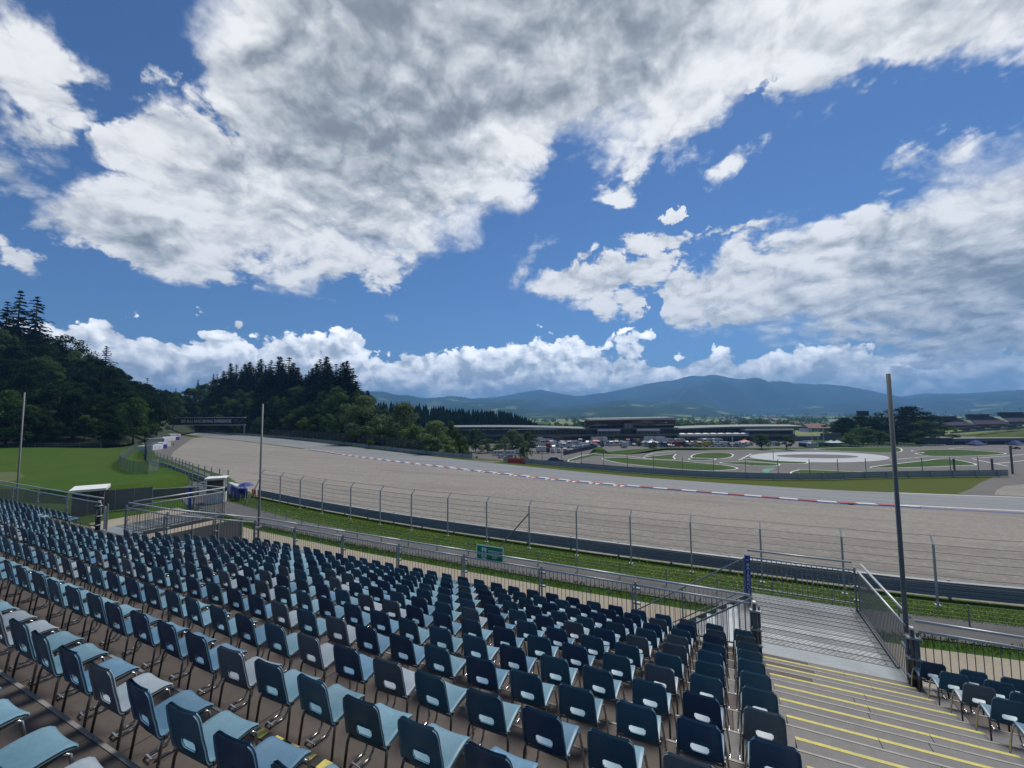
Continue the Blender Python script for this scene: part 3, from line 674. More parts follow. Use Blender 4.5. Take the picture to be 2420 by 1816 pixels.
# grass blades and flowers on the verge and the weed strip
def blades(name, area, n, hmin, hmax, w, cols, label, cat):
    mb = MB()
    for i in range(n):
        x, y = area(); h = R.uniform(hmin, hmax); a = R.uniform(0, 6.28); c, s = math.cos(a)*w, math.sin(a)*w; lx, ly = R.gauss(0, h*.35), R.gauss(0, h*.35)
        mb.add([(x-c, y-s, GZ+.01), (x+c, y+s, GZ+.01), (x+lx, y+ly, GZ+h)], [(0, 1, 2)], 0 if R.random() < .65 else 1)
    return tag(mb.build(name, cols), label, cat, kind='stuff')
NX = [p[0] for p in NEAR]; NY = [p[1] for p in NEAR]; RX = [p[0] for p in rd][::-1]; RYY = [p[1] for p in rd][::-1]
def vergept():
    x = R.uniform(-62, 24); a, b = np.interp(x, RX, RYY)-.3, np.interp(x, NX, NY)-.4; return x, R.uniform(a, b)
def weedpt():
    x = R.uniform(-60, 22); a = np.interp(x, [-85, -62, -43, -27, -10, 8, 16, 60], [40, 31.5, 29.0, 28.3, 28.3, 29, 30.2, 37]); return x, a-1.05+R.betavariate(2, 2)*1.6
M['blade'] = leaf_mat('grass_blades', (.055, .108, .014), (.085, .14, .024)); M['blade2'] = leaf_mat('grass_blades_dark', (.034, .07, .012), (.055, .098, .018))
blades('verge_grass', vergept, 52000, .03, .10, .020, [M['blade'], M['blade2']], 'uneven dark green grass growing on the verge before the barrier', 'grass')
blades('roadside_weeds', weedpt, 11000, .04, .20, .028, [M['blade2'], M['blade']], 'dark weeds growing between the service road and the gravel path', 'weeds')
M['flower'] = mat('yellow_flower', (.55, .45, .03), .8)
fl = MB()
for i in range(420):
    x, y = vergept(); x = R.choice([R.gauss(-2.5, 4), R.gauss(2, 3), x]); y = min(y, np.interp(x, NX, NY)-.5); z = GZ+R.uniform(.2, .42); s = R.uniform(.025, .055)
    fl.add([(x-s, y, z), (x, y-s, z+.02), (x+s, y, z), (x, y+s, z+.03), (x, y, z+s)], [(0, 1, 4), (1, 2, 4), (2, 3, 4), (3, 0, 4)])
tag(fl.build('verge_flowers', M['flower']), 'small yellow wild flowers dotted over the grass verge', 'flowers', kind='stuff')

# ------------------------------------------------------------ barriers and fences
M['rail_l'] = mat('grey_green_barrier_steel', (.46, .49, .48), .6, .1, noise=[(.4, .6, (.35, .375, .37)), (3, .4, (.55, .57, .56))])
def barrier(name, pts, h, label, nb=3, mt='rail_d', side=-1, post=4.0, group=None, z=GZ):
    """steel crash barrier: nb stacked W beams with posts behind them"""
    o = pts[len(pts)//2]; t = thing(name, label, 'crash barrier', (o[0], o[1], z), 0, group)
    S = sample(pts, 2.0); P = [np.array(q)-np.array(o[:2]) for q in S]; bm_ = MB(); bh = h/nb
    prof = []
    for k in range(nb):
        z0 = .12+k*(h-.12)/nb; b = (h-.12)/nb*.86
        prof += [(0, z0+b*.04), (.10, z0+b*.22), (.10, z0+b*.32), (.015, z0+b*.5), (.10, z0+b*.68), (.10, z0+b*.78), (0, z0+b*.96), (-.05, z0+b*.99)]
    n = len(prof); vs = []
    for i, p in enumerate(P):
        d = P[min(i+1, len(P)-1)]-P[max(i-1, 0)]; d /= np.linalg.norm(d); nr = np.array([d[1], -d[0]])*side
        vs += [(p[0]-nr[0]*u, p[1]-nr[1]*u, v) for u, v in prof]
    bm_.add(vs, [(i*n+j, (i+1)*n+j, (i+1)*n+j+1, i*n+j+1) for i in range(len(P)-1) for j in range(n-1)])
    bm_.build('beams', M[mt], t)
    pm_ = MB().box(-.07, .07, -.07, .07, 0, h+.02).mesh('post', M[mt]); np_ = len(range(0, len(P), max(1, int(post/2)))); ps = MB()
    for i in range(0, len(P), max(1, int(post/2))):
        p = P[i]; d = P[min(i+1, len(P)-1)]-P[max(i-1, 0)]; d /= np.linalg.norm(d); nr = np.array([d[1], -d[0]])*side
        c = p+nr*.12; put('post', pm_, t, (c[0], c[1], 0))
    return t
barrier('crash_barrier', smooth([(-59.5, 39.1), (-43.5, 36.9), (-27.5, 35.5), (-10, 35.1), (8, 35.4), (15.7, 36.2), (30, 39), (60, 48)], 6), 1.12, 'long dark steel crash barrier between the grass verge and the gravel', 4, post=4)
barrier('crash_barrier', smooth([(-420, 205), (-330, 178), (-280.6, 160), (-247, 156), (-191.6, 141.5), (-138, 122.6), (-92, 104.9), (-65.5, 96.4), (-56, 94)], 4), 1.25, 'grey crash barrier along the far side of the track, below the trees', 3, 'rail_l', 1, 4)
barrier('crash_barrier', smooth([(-47, 91.6), (-23.7, 85.8), (-13.9, 83.8), (0, 83), (12.4, 86.1), (25.7, 94.3), (45.4, 104.8)], 6), 1.25, 'grey crash barrier between the track and the karting circuit', 3, 'rail_l', 1, 4)
# catch fence in front of the gravel: bent posts and wires
M['rail_w'] = mat('dark_wire', (.06, .065, .07), .6)
cf = thing('catch_fence', 'tall wire catch fence with bent posts along the gravel', 'fence', (-15, 34, GZ))
CFX = [-57.5, -52.4, -47.2, -42.2, -37.2, -32.5, -28.05, -23.6, -19.3, -15.05, -10.8, -6.5, -2.2, 2.2, 6.7, 11.2, 15.8, 20.5]
CFY = lambda x: float(np.interp(x, [-58, -52, -43, -28, -10, 8, 16, 30], [38.2, 37.4, 35.6, 34.3, 33.9, 34.0, 34.8, 37.6]))
for x in CFX:
    y = CFY(x); b = MB(); px = np.array([x+15, y-34, 0]); dy = np.array([.05, .45, 0])
    b.bar(px, px+np.array([0, 0, 3.55]), .10, .10); b.bar(px+np.array([0, 0, 3.52]), px+dy+np.array([0, 0, 3.98]), .08, .08); b.box(px[0]-.14, px[0]+.14, px[1]-.14, px[1]+.14, 0, .05)
    b.build('fence_post', M['rail_d'], cf)
wr = MB()
for hz in (1.25, 1.7, 2.15, 2.6, 3.05, 3.5, 3.95):
    pts = [(x+15+(.05 if hz > 3.6 else 0), CFY(x)-34+(.45 if hz > 3.6 else .06), hz) for x in CFX]
    for a, b_ in zip(pts[:-1], pts[1:]):
        m = [(a[i]+b_[i])/2 for i in range(3)]; m[2] -= .04
        wr.tube([a, m, b_], .017, 3, cap=False)
wr.build('wires', M['rail_w'], cf)
ms = MB(); P = [(x+15, CFY(x)-34+.07) for x in CFX]
for a, b_ in zip(P[:-1], P[1:]): ms.sheet([(*a, 1.1), (*b_, 1.1), (*b_, 3.52), (*a, 3.52)])
M['mesh_t'] = alpha_mat('thin_wire_weave', (.10, .105, .11), .10); ms.build('wire_mesh', M['mesh_t'], cf)
b = MB(); x = -15.05; b.bar((x+15-.05, CFY(x)-34-.05, 2.9), (x+15-2.0, CFY(x)-34-2.0, .25), .08); b.bar((-57.5+15, CFY(-57.5)-34-.05, 2.9), (-57.5+17, CFY(-57.5)-37.2, 0), .09)
b.build('brace', M['galv_d'], cf)
def wire_fence(name, pts, h, label, nw, mt, sp, w=.05, fabric=None, group=None, r=.008, z=None):
    o = pts[len(pts)//2]; z = GZ if z is None else z; t = thing(name, label, 'fence', (o[0], o[1], z), 0, group); S = [np.array(p)-np.array(o[:2]) for p in sample(pts, sp)]
    zz = [0]*len(S)
    for p in S:
        b = MB(); b.box(p[0]-w/2, p[0]+w/2, p[1]-w/2, p[1]+w/2, 0, h); b.build('fence_post', M[mt], t)
    wr = MB()
    for k in range(nw):
        hz = h*(k+1)/nw-.03
        for a, b_ in zip(S[:-1], S[1:]): wr.tube([(*a, hz), (*b_, hz)], r, 3, cap=False)
    if nw: wr.build('wires', M[mt], t)
    if fabric:
        f = MB()
        for a, b_ in zip(S[:-1], S[1:]): f.sheet([(*a, .05), (*b_, .05), (*b_, h-.04), (*a, h-.04)])
        f.build('wire_mesh', M[fabric], t)
    return t
M['green_w'] = mat('pale_green_wire', (.20, .25, .20), .6)
wire_fence('low_wire_fence', [(-75, 42), (-62, 36.8), (-43, 31.6), (-30, 30.05), (-21, 30.2), (-10, 30.45), (8, 31.3), (16, 32.4), (30, 35)], 1.1, 'low pale green wire fence beside the service road', 5, 'green_w', 3.05, .06)
wire_fence('tall_wire_fence', [tuple(atz(x, y, GZ)[:2]) for x, y in c2((-600, 640), (0, 690), (500, 755), (940, 800))], 4.2, 'dark tall fence behind the far barrier, below the light trees', 0, 'galv_d', 4.2, .10, 'mesh_d')
wire_fence('tall_wire_fence', [(-42, 92.5), (-13.9, 85.6), (0, 84.8), (12, 88), (25.7, 96), (45, 106.5)], 3.3, 'thin tall wire fence between the track and the karting circuit', 3, 'galv_d', 5.2, .09, None, r=.012)
# left end: fence beside the tyre wall
TF = [(344, 1100), (352, 1108), (362, 1113), (376, 1118), (392, 1124), (409, 1129), (424, 1136), (438, 1144), (454, 1153), (475, 1160), (500, 1168), (538, 1178)]
wire_fence('tall_wire_fence', [tuple(atz(x, y, GZ)[:2]) for x, y in TF], 3.9, 'tall curving wire fence with close posts beside the blue and white tyre walls', 4, 'galv', 3.0, .11, 'mesh_f', r=.012)
wire_fence('tall_wire_fence', [tuple(atz(x, y, GZ)[:2]) for x, y in ((344, 1100), (341, 1088), (346, 1078), (356, 1068), (372, 1058), (384, 1050))], 4.5, 'tall close meshed fence curving away behind the tyre walls', 2, 'galv_d', 4.0, .11, 'mesh_g')
barrier('crash_barrier', [tuple(atz(x, y, GZ)[:2]) for x, y in ((352, 1094), (366, 1098), (400, 1108), (438, 1124), (480, 1140), (534, 1162))], 1.0, 'short crash barrier curving left of the gravel behind the wire fence', 3, 'galv', -1, 4)

# ------------------------------------------------------------ meadow, retaining wall, left-hand furniture
ZM = -10.0
md = [tuple(atz(x, y, ZM)[:2]) for x, y in ((-420, 1158), (-150, 1157), (60, 1156), (160, 1160), (240, 1152), (330, 1142), (400, 1131), (440, 1122), (400, 1108), (350, 1100), (326, 1080), (326, 1062), (250, 1060), (100, 1058), (-120, 1060), (-420, 1066))]
mb = MB(); n = len(md); cen = np.mean(np.array(md), 0)
low_ = [tuple(np.array(p)+(np.array(p)-cen)/np.linalg.norm(np.array(p)-cen)*2.4) for p in md]
mb.add(L2(md, ZM)+L2(low_, GZ-.1), [tuple(range(n-1, -1, -1))]+[(i, (i+1) % n, n+(i+1) % n, n+i) for i in range(n)])
M['meadow'] = mat('meadow_grass', (.044, .10, .009), .9, spec=.1, noise=[(.04, .7, (.060, .105, .012)), (.25, .6, (.025, .064, .008)), (.09, .5, (.085, .105, .02)), (1.2, .5, (.055, .108, .016)), (4, .5, (.03, .07, .010))], bump=(4, .7, .08))
struct(mb.build('meadow', M['meadow']))
bp = [tuple(atz(x, y, ZM)[:2]) for x, y in ((-300, 1128), (-100, 1122), (20, 1116), (55, 1122), (50, 1131), (0, 1142), (-120, 1146), (-300, 1146))]
M['bare'] = mat('worn_brown_grass', (.10, .085, .035), .95, noise=[(.3, .9, (.05, .10, .014)), (2, .5, (.075, .10, .02))])
struct(MB().sheet(L2(smooth(bp, 4, True), ZM+.02)).build('worn_ground', M['bare']))
w = [atz(x, y, GZ)[:2] for x, y in ((232, 1196), (330, 1182), (420, 1176), (470, 1174))]; o = w[0]
t = thing('retaining_wall', 'stained low concrete retaining wall at the foot of the meadow', 'wall', (o[0], o[1], GZ)); b = MB()
for a, c in zip(w[:-1], w[1:]):
    a, c = np.array(a)-np.array(o), np.array(c)-np.array(o); d = (c-a)/np.linalg.norm(c-a); nr = np.array([-d[1], d[0]])*.3
    b.hexa([(*a, 0), (*c, 0), (*(c+nr), 0), (*(a+nr), 0), (*a, 1.35), (*c, 1.35), (*(c+nr), 1.35), (*(a+nr), 1.35)])
b.build('wall_body', M['concrete'], t)
wire_fence('low_wire_fence', [tuple(atz(x, y, GZ)[:2]) for x, y in ((-220, 1078), (-60, 1070), (60, 1066), (180, 1064), (255, 1063))], 2.4, 'dark fence along the back of the meadow under the trees', 3, 'green_w', 7, .09, 'mesh_d', r=.012)
cfp = [tuple(atz(x, y, ZM)[:2]) for x, y in ((323, 1064), (312, 1073), (300, 1082), (287, 1092), (281, 1100), (286, 1107), (300, 1114), (318, 1119), (340, 1121), (362, 1117), (382, 1110))]
wire_fence('mesh_fence', smooth(cfp, 3), 2.2, 'grey green mesh fence bending round the corner of the meadow', 1, 'green_w', 2.2, .06, 'mesh_g', z=ZM)
p = atz(292, 1052, GZ); t = thing('concrete_block', 'small pale concrete wall piece at the edge of the wood', 'wall', (p[0], p[1], GZ), yaw)
MB().hexa([(-2.2, -.2, 0), (1.3, -.2, 0), (1.3, .2, 0), (-2.2, .2, 0), (-2.0, -.2, 2.0), (1.3, -.2, 2.9), (1.3, .2, 2.9), (-2.0, .2, 2.0)]).build('slab', M['concrete'], t); MB().box(1.3, 8, -.15, .15, .3, 1.0).build('side_rail', M['white'], t)
# site cabin, screen and dark green box near the far left landing
def gp(px, py): q = atz(px, py, GZ); return (q[0], q[1], GZ)
p = gp(206, 1216); hh = -(GZ)+atz(206, 1160, 0.0001)[2]
d_ = p[0]**2+p[1]**2
def top_at(px, py, p):  # height above GZ of pixel py on the vertical through ground point p
    v = ray(px, py); k = math.hypot(p[0], p[1])/math.hypot(v[0], v[1]); return v[2]*k-GZ
hc = top_at(206, 1156, p); t = thing('site_cabin', 'grey site cabin with a white overhanging roof', 'cabin', p, yaw+rad(36)); W_ = 1.4
MB().bevbox(-W_, W_, 0, 2.2, 0, hc-.25, .03).build('wall', M['clad'], t)
MB().hexa([(-W_-.2, -.5, hc-.25), (W_+.2, -.5, hc-.25), (W_+.2, 2.5, hc-.25), (-W_-.2, 2.5, hc-.25), (-W_-.2, -.5, hc), (W_+.2, -.5, hc), (W_+.2, 2.5, hc+.15), (-W_-.2, 2.5, hc+.15)]).build('roof', M['white'], t)
for x in (-.7, .68): MB().box(x-.6, x+.6, -.03, 0, .15, hc-.45).build('door', M['clad_d'], t)
MB().lathe([(.11, -.02), (.13, .0), (.11, .02)], (1.1, -.1, hc-.6), 10).build('lamp', M['white'], t)
p = gp(292, 1206); hc = top_at(292, 1156, p); t = thing('screen_fence', 'plain grey sheet screen in front of the meadow wall', 'screen', p, yaw+rad(30))
MB().box(-2.6, 2.7, 0, .05, .1, hc).build('sheet', M['clad'], t); b = MB()
for x in np.linspace(-2.6, 2.7, 4): b.tube([(x, -.04, 0), (x, -.04, hc+.1)], .04, 6)
b.build('posts', M['galv'], t)
p = gp(279, 1203); hc = top_at(279, 1160, p); t = thing('waste_station', 'dark green pillar with a white rounded hood', 'pillar', p, yaw+rad(20))
M['dgreen'] = mat('dark_green_plastic', (.008, .045, .04), .5)
MB().bevbox(-.24, .24, -.2, .2, 0, hc-.42, .04).build('body', M['dgreen'], t); MB().lathe([(.30, 0), (.34, .1), (.33, .28), (.24, .42), (.08, .48)], (0, 0, hc-.44), 12).build('hood', M['white'], t, True)
# marshal cabin, parasol, tyre barriers
p = gp(510, 1188); hc = top_at(510, 1128, p); t = thing('marshal_cabin', 'white marshal cabin with a large dark window', 'cabin', p, yaw+rad(25)); w_ = 1.05
MB().bevbox(-w_, w_, -1, 1, 0, hc-.14, .03).build('wall', M['white'], t); MB().bevbox(-w_-.12, w_+.12, -1.12, 1.12, hc-.14, hc, .03).build('roof', M['white'], t)
for (x0, x1, y0, y1) in ((-w_+.16, w_-.16, -1.03, -1.0), (w_, w_+.03, -.8, .8)):
    f = MB().box(x0, x1, y0, y1, hc*.42, hc-.32).build('window', M['glass'], t)
    g = MB(); g.box(x0-.06 if y1-y0 < .1 else x0, x1+.06 if y1-y0 < .1 else x1+.012, y0-.012 if y1-y0 < .1 else y0-.06, y1 if y1-y0 < .1 else y1+.06, hc-.32, hc-.26); g.box(x0-.06 if y1-y0 < .1 else x0, x1+.06 if y1-y0 < .1 else x1+.012, y0-.012 if y1-y0 < .1 else y0-.06, y1 if y1-y0 < .1 else y1+.06, hc*.42-.06, hc*.42); g.build('frame', M['galv'], f)
t2 = thing('open_door_frame', 'thin white open door frame beside the marshal cabin', 'door frame', gp(480, 1180), yaw+rad(40)); b = MB()
for a, c in (((-.45, 0, 0), (-.45, 0, 2.3)), ((.45, 0, 0), (.45, 0, 2.3)), ((-.45, 0, 2.3), (.45, 0, 2.3)), ((-.45, 0, 1.1), (.45, 0, 1.1))): b.bar(a, c, .08)
b.build('frame', M['white'], t2)
M['blue_f'] = mat('blue_fabric', (.025, .06, .24), .7); M['blue_t'] = mat('blue_belt', (.012, .022, .22), .6); M['white_t'] = mat('white_belt', (.55, .57, .62), .6, noise=[(2, .4, (.42, .44, .5))])
p = gp(580, 1180); hc = top_at(580, 1140, p); t = thing('parasol', 'blue parasol standing at the gap in the catch fence', 'parasol', p)
MB().tube([(0, 0, 0), (0, 0, hc)], .03, 8).build('pole', M['white'], t); b = MB(); n = 8; ring = [(1.05*math.cos(2*math.pi*i/n), 1.05*math.sin(2*math.pi*i/n), hc-.5) for i in range(n)]
mid = [(.58*math.cos(2*math.pi*i/n), .58*math.sin(2*math.pi*i/n), hc-.14) for i in range(n)]
b.add(ring+mid+[(0, 0, hc)], [(i, (i+1) % n, n+(i+1) % n, n+i) for i in range(n)]+[(n+i, n+(i+1) % n, 2*n) for i in range(n)]+[((i+1) % n, i, 3*n+1+i, 3*n+1+(i+1) % n) for i in range(0)]); b.build('canopy', M['blue_f'], t)
p = gp(580, 1172); t = thing('folding_table', 'small white folding table under the blue parasol', 'table', p); MB().bevbox(-.45, .45, -.3, .3, .70, .74, .01).build('table_top', M['white'], t)
for sx in (-1, 1):
    for sy in (-1, 1): MB().tube([(sx*.4, sy*.25, 0), (sx*.38, sy*.22, .7)], .015, 5).build('leg', M['galv'], t)
M['red'] = mat('red_paint', (.42, .02, .015), .45)
for i, (px, py) in enumerate(((597, 1176), (602, 1177))):
    t = thing('fire_extinguisher', ['red fire extinguisher by the fence post', 'red fire extinguisher with yellow cover by the fence post'][i], 'fire extinguisher', gp(px, py)); 
    MB().lathe([(.11, 0), (.12, .03), (.12, .58), (.08, .68), (.035, .72), (.035, .76)], (0, 0, .45), 12).build('cylinder', M['red'], t, True); MB().bevbox(-.16, .16, -.16, .16, 0, .45, .02).build('stand', M['yellow'] if i else M['tube'], t); MB().bar((0, 0, 1.2), (.16, 0, 1.26), .03).build('handle', M['black'], t)
def tyre_wall(pxa, pxb, wdt, h, segs, label, z=GZ):
    a, b_ = np.array(gp(*pxa)), np.array(gp(*pxb)); d = b_-a; L = np.linalg.norm(d[:2]); t = thing('tyre_barrier', label, 'tyre barrier', a, math.atan2(d[1], d[0]), 'blue and white tyre barriers')
    n = len(segs); k = MB()
    for i, s in enumerate(segs): MB().bevbox(L*i/n, L*(i+1)/n-.02, 0, wdt, 0, h, .12).build('belt_section', M['blue_t'] if s else M['white_t'], t)
    for i in range(int(L/.7)):
        for j in range(int(wdt/.7)): k.lathe([(.31, 0), (.33, .05), (.33, .17), (.31, .22), (.2, .23)], (.35+i*.7, .35+j*.7, h), 10)
    if k.v: k.build('top_tyres', M['white_t'], t)
tyre_wall((357, 1066), (395, 1060), 4.2, 1.5, (0, 0, 0, 1), 'nearest white tyre wall with a blue end, left run-off')
tyre_wall((374, 1058), (404, 1055), 5, 1.5, (1, 0, 0), 'white topped tyre wall just behind the nearest one')
tyre_wall((378, 1046), (424, 1040), 5, 1.6, (1, 0, 0, 0, 1), 'long white tyre wall with blue ends, left run-off')
tyre_wall((402, 1034), (428, 1032.5), 6, 1.5, (0, 0, 0), 'farthest low white tyre wall near the track edge')
tyre_wall((536, 1166), (562, 1180), 1.2, 1.35, (0, 1, 1), 'blue tyre wall ending at the gap beside the parasol')
# orange and red plastic barriers
def plastic_row(pxa, pxb, h, label, n):
    a, b_ = np.array(gp(*pxa)), np.array(gp(*pxb)); d = b_-a; L = np.linalg.norm(d[:2])
    for i in range(n):
        t = thing('plastic_barrier', label if n == 1 else nth(i+1)+' '+label, 'barrier', a+d*i/n, math.atan2(d[1], d[0]), 'orange plastic barriers'); l = L/n-.03
        b = MB(); b.hexa([(0, -.3, 0), (l, -.3, 0), (l, .3, 0), (0, .3, 0), (0, -.14, h), (l, -.14, h), (l, .14, h), (0, .14, h)]); b.build('body', M['orange'], t)
        g = MB()
        for zc in (.3, .62): g.box(.03, l-.03, -.34+zc*.13, -.2, h*zc-.04, h*zc+.04)
        g.build('ribs', M['kerb_r'], t)
plastic_row(c2((1478, 862))[0], c2((1632, 872))[0], 1.15, 'orange red plastic barrier from the left at the track opening', 4)
plastic_row(c4((1006, 252))[0], c4((1070, 256))[0], 1.5, 'orange barrier block on the far verge beside the track', 1)
# gantry over the track
pR = atq(578, 1026, 258); pL = atq(408, 1026, 268); pR[2] = pL[2] = GZ; d = pL-pR; L = np.linalg.norm(d[:2]); aR = math.atan2(-d[1], -d[0])
zt = atq(578, 987.5, 258)[2]-GZ; zb = atq(578, 1004, 258)[2]-GZ
g = thing('track_gantry', 'dark gantry with white lettering spanning the far track', 'gantry', pL, aR)
MB().box(-2, L, -.35, .35, zb, zt).build('board', M['navyboard'], g)
b = MB(); b.box(-2, L+.3, -.6, .6, zt, zt+.28); b.box(-2, L+.3, -.5, .5, zb-.30, zb); b.build('edge_beams', M['white'], g)
for x in (.2, L-.35):
    MB().bevbox(x-.35, x+.35, -.35, .35, 0, zb-.3, .05).build('leg', M['galv'], g)
tx = MB(); bh = zt-zb; text_mesh(tx, 'RED BULL RING DRIVING EXPERIENCES', bh*.62, (L*.47, -.37, zb+bh*.5), (1, 0, 0), (0, 0, 1), fit=L*.70); tx.build('lettering', M['bright'], g)
cs = MB(); x0, x1 = L*.855, L*.985
U = lambda u, v: (x0+(x1-x0)*u, -.37, zb+bh*v)
cs.sheet([U(0, .62), U(.15, .72), U(.4, .62), U(.55, .60), U(.3, .50), U(.1, .5)][::-1]); cs.sheet([U(.5, .34), U(.75, .50), U(1, .66), U(.95, .74), U(.78, .62), U(.55, .42)][::-1]); cs.sheet([U(.2, .3), U(.6, .22), U(.9, .34), U(.6, .28)][::-1])
cs.build('streak_emblem', M['roof_g'], g)
# ------------------------------------------------------------ karting infield
kt = [atz(x, y, ZI) for x, y in ((1290, 1112), (1340, 1092), (1400, 1078), (1475, 1075), (1530, 1064), (1700, 1064), (1900, 1061), (2060, 1056), (2300, 1056), (2420, 1052), (2560, 1050), (2600, 1150), (2300, 1150), (2000, 1160), (1700, 1160), (1400, 1140))]
struct(MB().sheet([tuple(p) for p in kt], 0).build('karting_tarmac', M['asph_d'])).location = (0, 0, .01)
M['white_l'] = mat('white_line_paint', (.66, .67, .66), .8)
M['green_p'] = mat('pale_green_paint', (.06, .26, .19), .8)
M['grass_k'] = mat('infield_grass', (.045, .085, .018), .95, spec=.1, noise=[(.05, .6, (.06, .10, .02)), (.4, .5, (.03, .06, .013))])
def island(px, edge=True, mt='grass_k', w=.55, z=.03, sm=4):
    pts = smooth(px, sm, True); P = [atz(x, y, ZI) for x, y in pts]
    struct(MB().sheet([(p[0], p[1], ZI+z) for p in P]).build('grass_island', M[mt]))
    if edge: line(pts, w, True)
def line(px, w=.55, closed=False, mt='white_l', z=.05):
    P = [atz(x, y, ZI)[:2] for x, y in px]
    if closed: P = P+[P[0]]
    a, b = [], []
    for i, p in enumerate(P):
        t = np.array(P[min(i+1, len(P)-1)])-np.array(P[max(i-1, 0)]); t /= np.linalg.norm(t)+1e-9; n_ = np.array([t[1], -t[0]])*w/2; a.append(p+n_); b.append(p-n_)
    n = len(P); struct(MB().add([(*q, ZI+z) for q in a]+[(*q, ZI+z) for q in b], [(i, i+1, n+i+1, n+i) for i in range(n-1)]).build('white_line', M[mt]))
island(c3b((100, 640), (180, 630), (330, 628), (450, 640), (620, 650), (860, 660), (1080, 680), (1300, 700), (1420, 715), (1510, 735), (1490, 750), (1350, 762), (1150, 765), (900, 750), (600, 720), (330, 690), (170, 660)))
island(c3b((530, 628), (700, 606), (865, 592), (845, 620), (855, 645), (720, 645)))
island(c3b((1035, 622), (1080, 592), (1240, 575), (1430, 582), (1470, 610), (1400, 632), (1260, 640), (1130, 638)))
island(c3b((1010, 640), (1080, 632), (1270, 640), (1265, 652), (1150, 658), (1030, 652)))
island(c3b((1330, 682), (1560, 673), (1900, 690), (1955, 706), (1850, 718), (1600, 706)))
island(c3b((1560, 650), (1650, 640), (1900, 645), (2212, 665), (2212, 690), (1900, 685)))
island(c5((-130, 1150), (-60, 1128), (0, 1124), (300, 1134), (860, 1162), (860, 1185), (0, 1172), (-90, 1168)))
island(c3b((1775, 772), (1800, 748), (1905, 742), (1850, 770), (1830, 790)), False, 'green_p', z=.045)
island(c5((1095, 966), (1178, 955), (1060, 935), (1500, 926), (1980, 962), (1700, 985), (1300, 990)))
island(c5((1180, 1035), (1330, 1018), (1480, 1025), (1690, 1072), (1500, 1084), (1100, 1100), (650, 1104), (880, 1068)))
island(c5((100, 922), (400, 906), (870, 902), (960, 935), (860, 955), (500, 945)))
island(c5((1600, 1012), (1660, 1020), (1980, 1085), (1800, 1100), (1500, 1120)), False, 'asph_d', z=.028)
line(c5((1640, 1012), (2000, 988), (2400, 950))); line(c5((1660, 1020), (2005, 1090))); line(c5((1890, 1062), (2300, 1020)))
line(c5((1420, 915), (1560, 905), (1900, 915), (2100, 930))); line(c5((1420, 915), (1480, 922)))
line(c3b((30, 592), (330, 605), (620, 645))); line(c3b((550, 610), (640, 580), (870, 560))); line(c3b((1530, 655), (1665, 588)))
line(c3((1515, 668), (1520, 655), (1640, 612), (1760, 590), (2080, 600))); line(c3((1515, 668), (1700, 695))); line(c5((840, 1028), (1200, 995), (1560, 1000)))
ro = [(1937+166*math.cos(a), 1081+12.2*math.sin(a)+.011*166*math.cos(a)) for a in np.linspace(0, 2*math.pi, 56, endpoint=False)]
ri = [(1932+97*math.cos(a), 1079+4.6*math.sin(a)+.011*97*math.cos(a)) for a in np.linspace(0, 2*math.pi, 56, endpoint=False)]
M['skid'] = mat('pale_skid_surface', (.36, .38, .40), .6, noise=[(.06, .4, (.30, .32, .34))])
mb = MB(); A = [atz(x, y, ZI) for x, y in ro]; B = [atz(x, y, ZI) for x, y in ri]; n = 56
mb.add([(p[0], p[1], ZI+.045) for p in A]+[(p[0], p[1], ZI+.045) for p in B], [(i, (i+1) % n, n+(i+1) % n, n+i) for i in range(n)]); struct(mb.build('skid_ring', M['skid']))
# grass mounds before the paddock
def mound(px, label_name='grass_mound', h=1.6):
    P = [atz(x, y, ZI) for x, y in px]; c = np.mean(P, 0); n = len(P)
    mb = MB(); mb.add([(p[0], p[1], ZI) for p in P]+[(c[0]+(p[0]-c[0])*.55, c[1]+(p[1]-c[1])*.55, ZI+h) for p in P], [(i, (i+1) % n, n+(i+1) % n, n+i) for i in range(n)]+[tuple(range(n, 2*n))]); struct(mb.build(label_name, M['grass_k']))
mound(c3((1730, 590), (1800, 575), (1960, 590), (1900, 545), (1780, 540))); mound(c3b((330, 600), (480, 570), (700, 548), (1250, 550), (1800, 540), (1300, 530), (700, 530), (420, 545)), h=1.0)
pd = [atz(x, y, ZI) for x, y in ((1040, 1094), (1300, 1094), (1330, 1090), (1420, 1070), (1500, 1062), (1900, 1058), (1940, 1030), (1240, 1030), (1090, 1062))]
struct(MB().sheet([(p[0], p[1], ZI+.004) for p in pd]).build('paddock_tarmac', M['asph_d']))
lp = [atz(x, y, ZI) for x, y in ((2180, 1060), (2420, 1054), (2700, 1050), (2700, 1020), (2180, 1034))]
struct(MB().sheet([(p[0], p[1], ZI+.006) for p in lp]).build('paddock_tarmac', M['asph_d']))

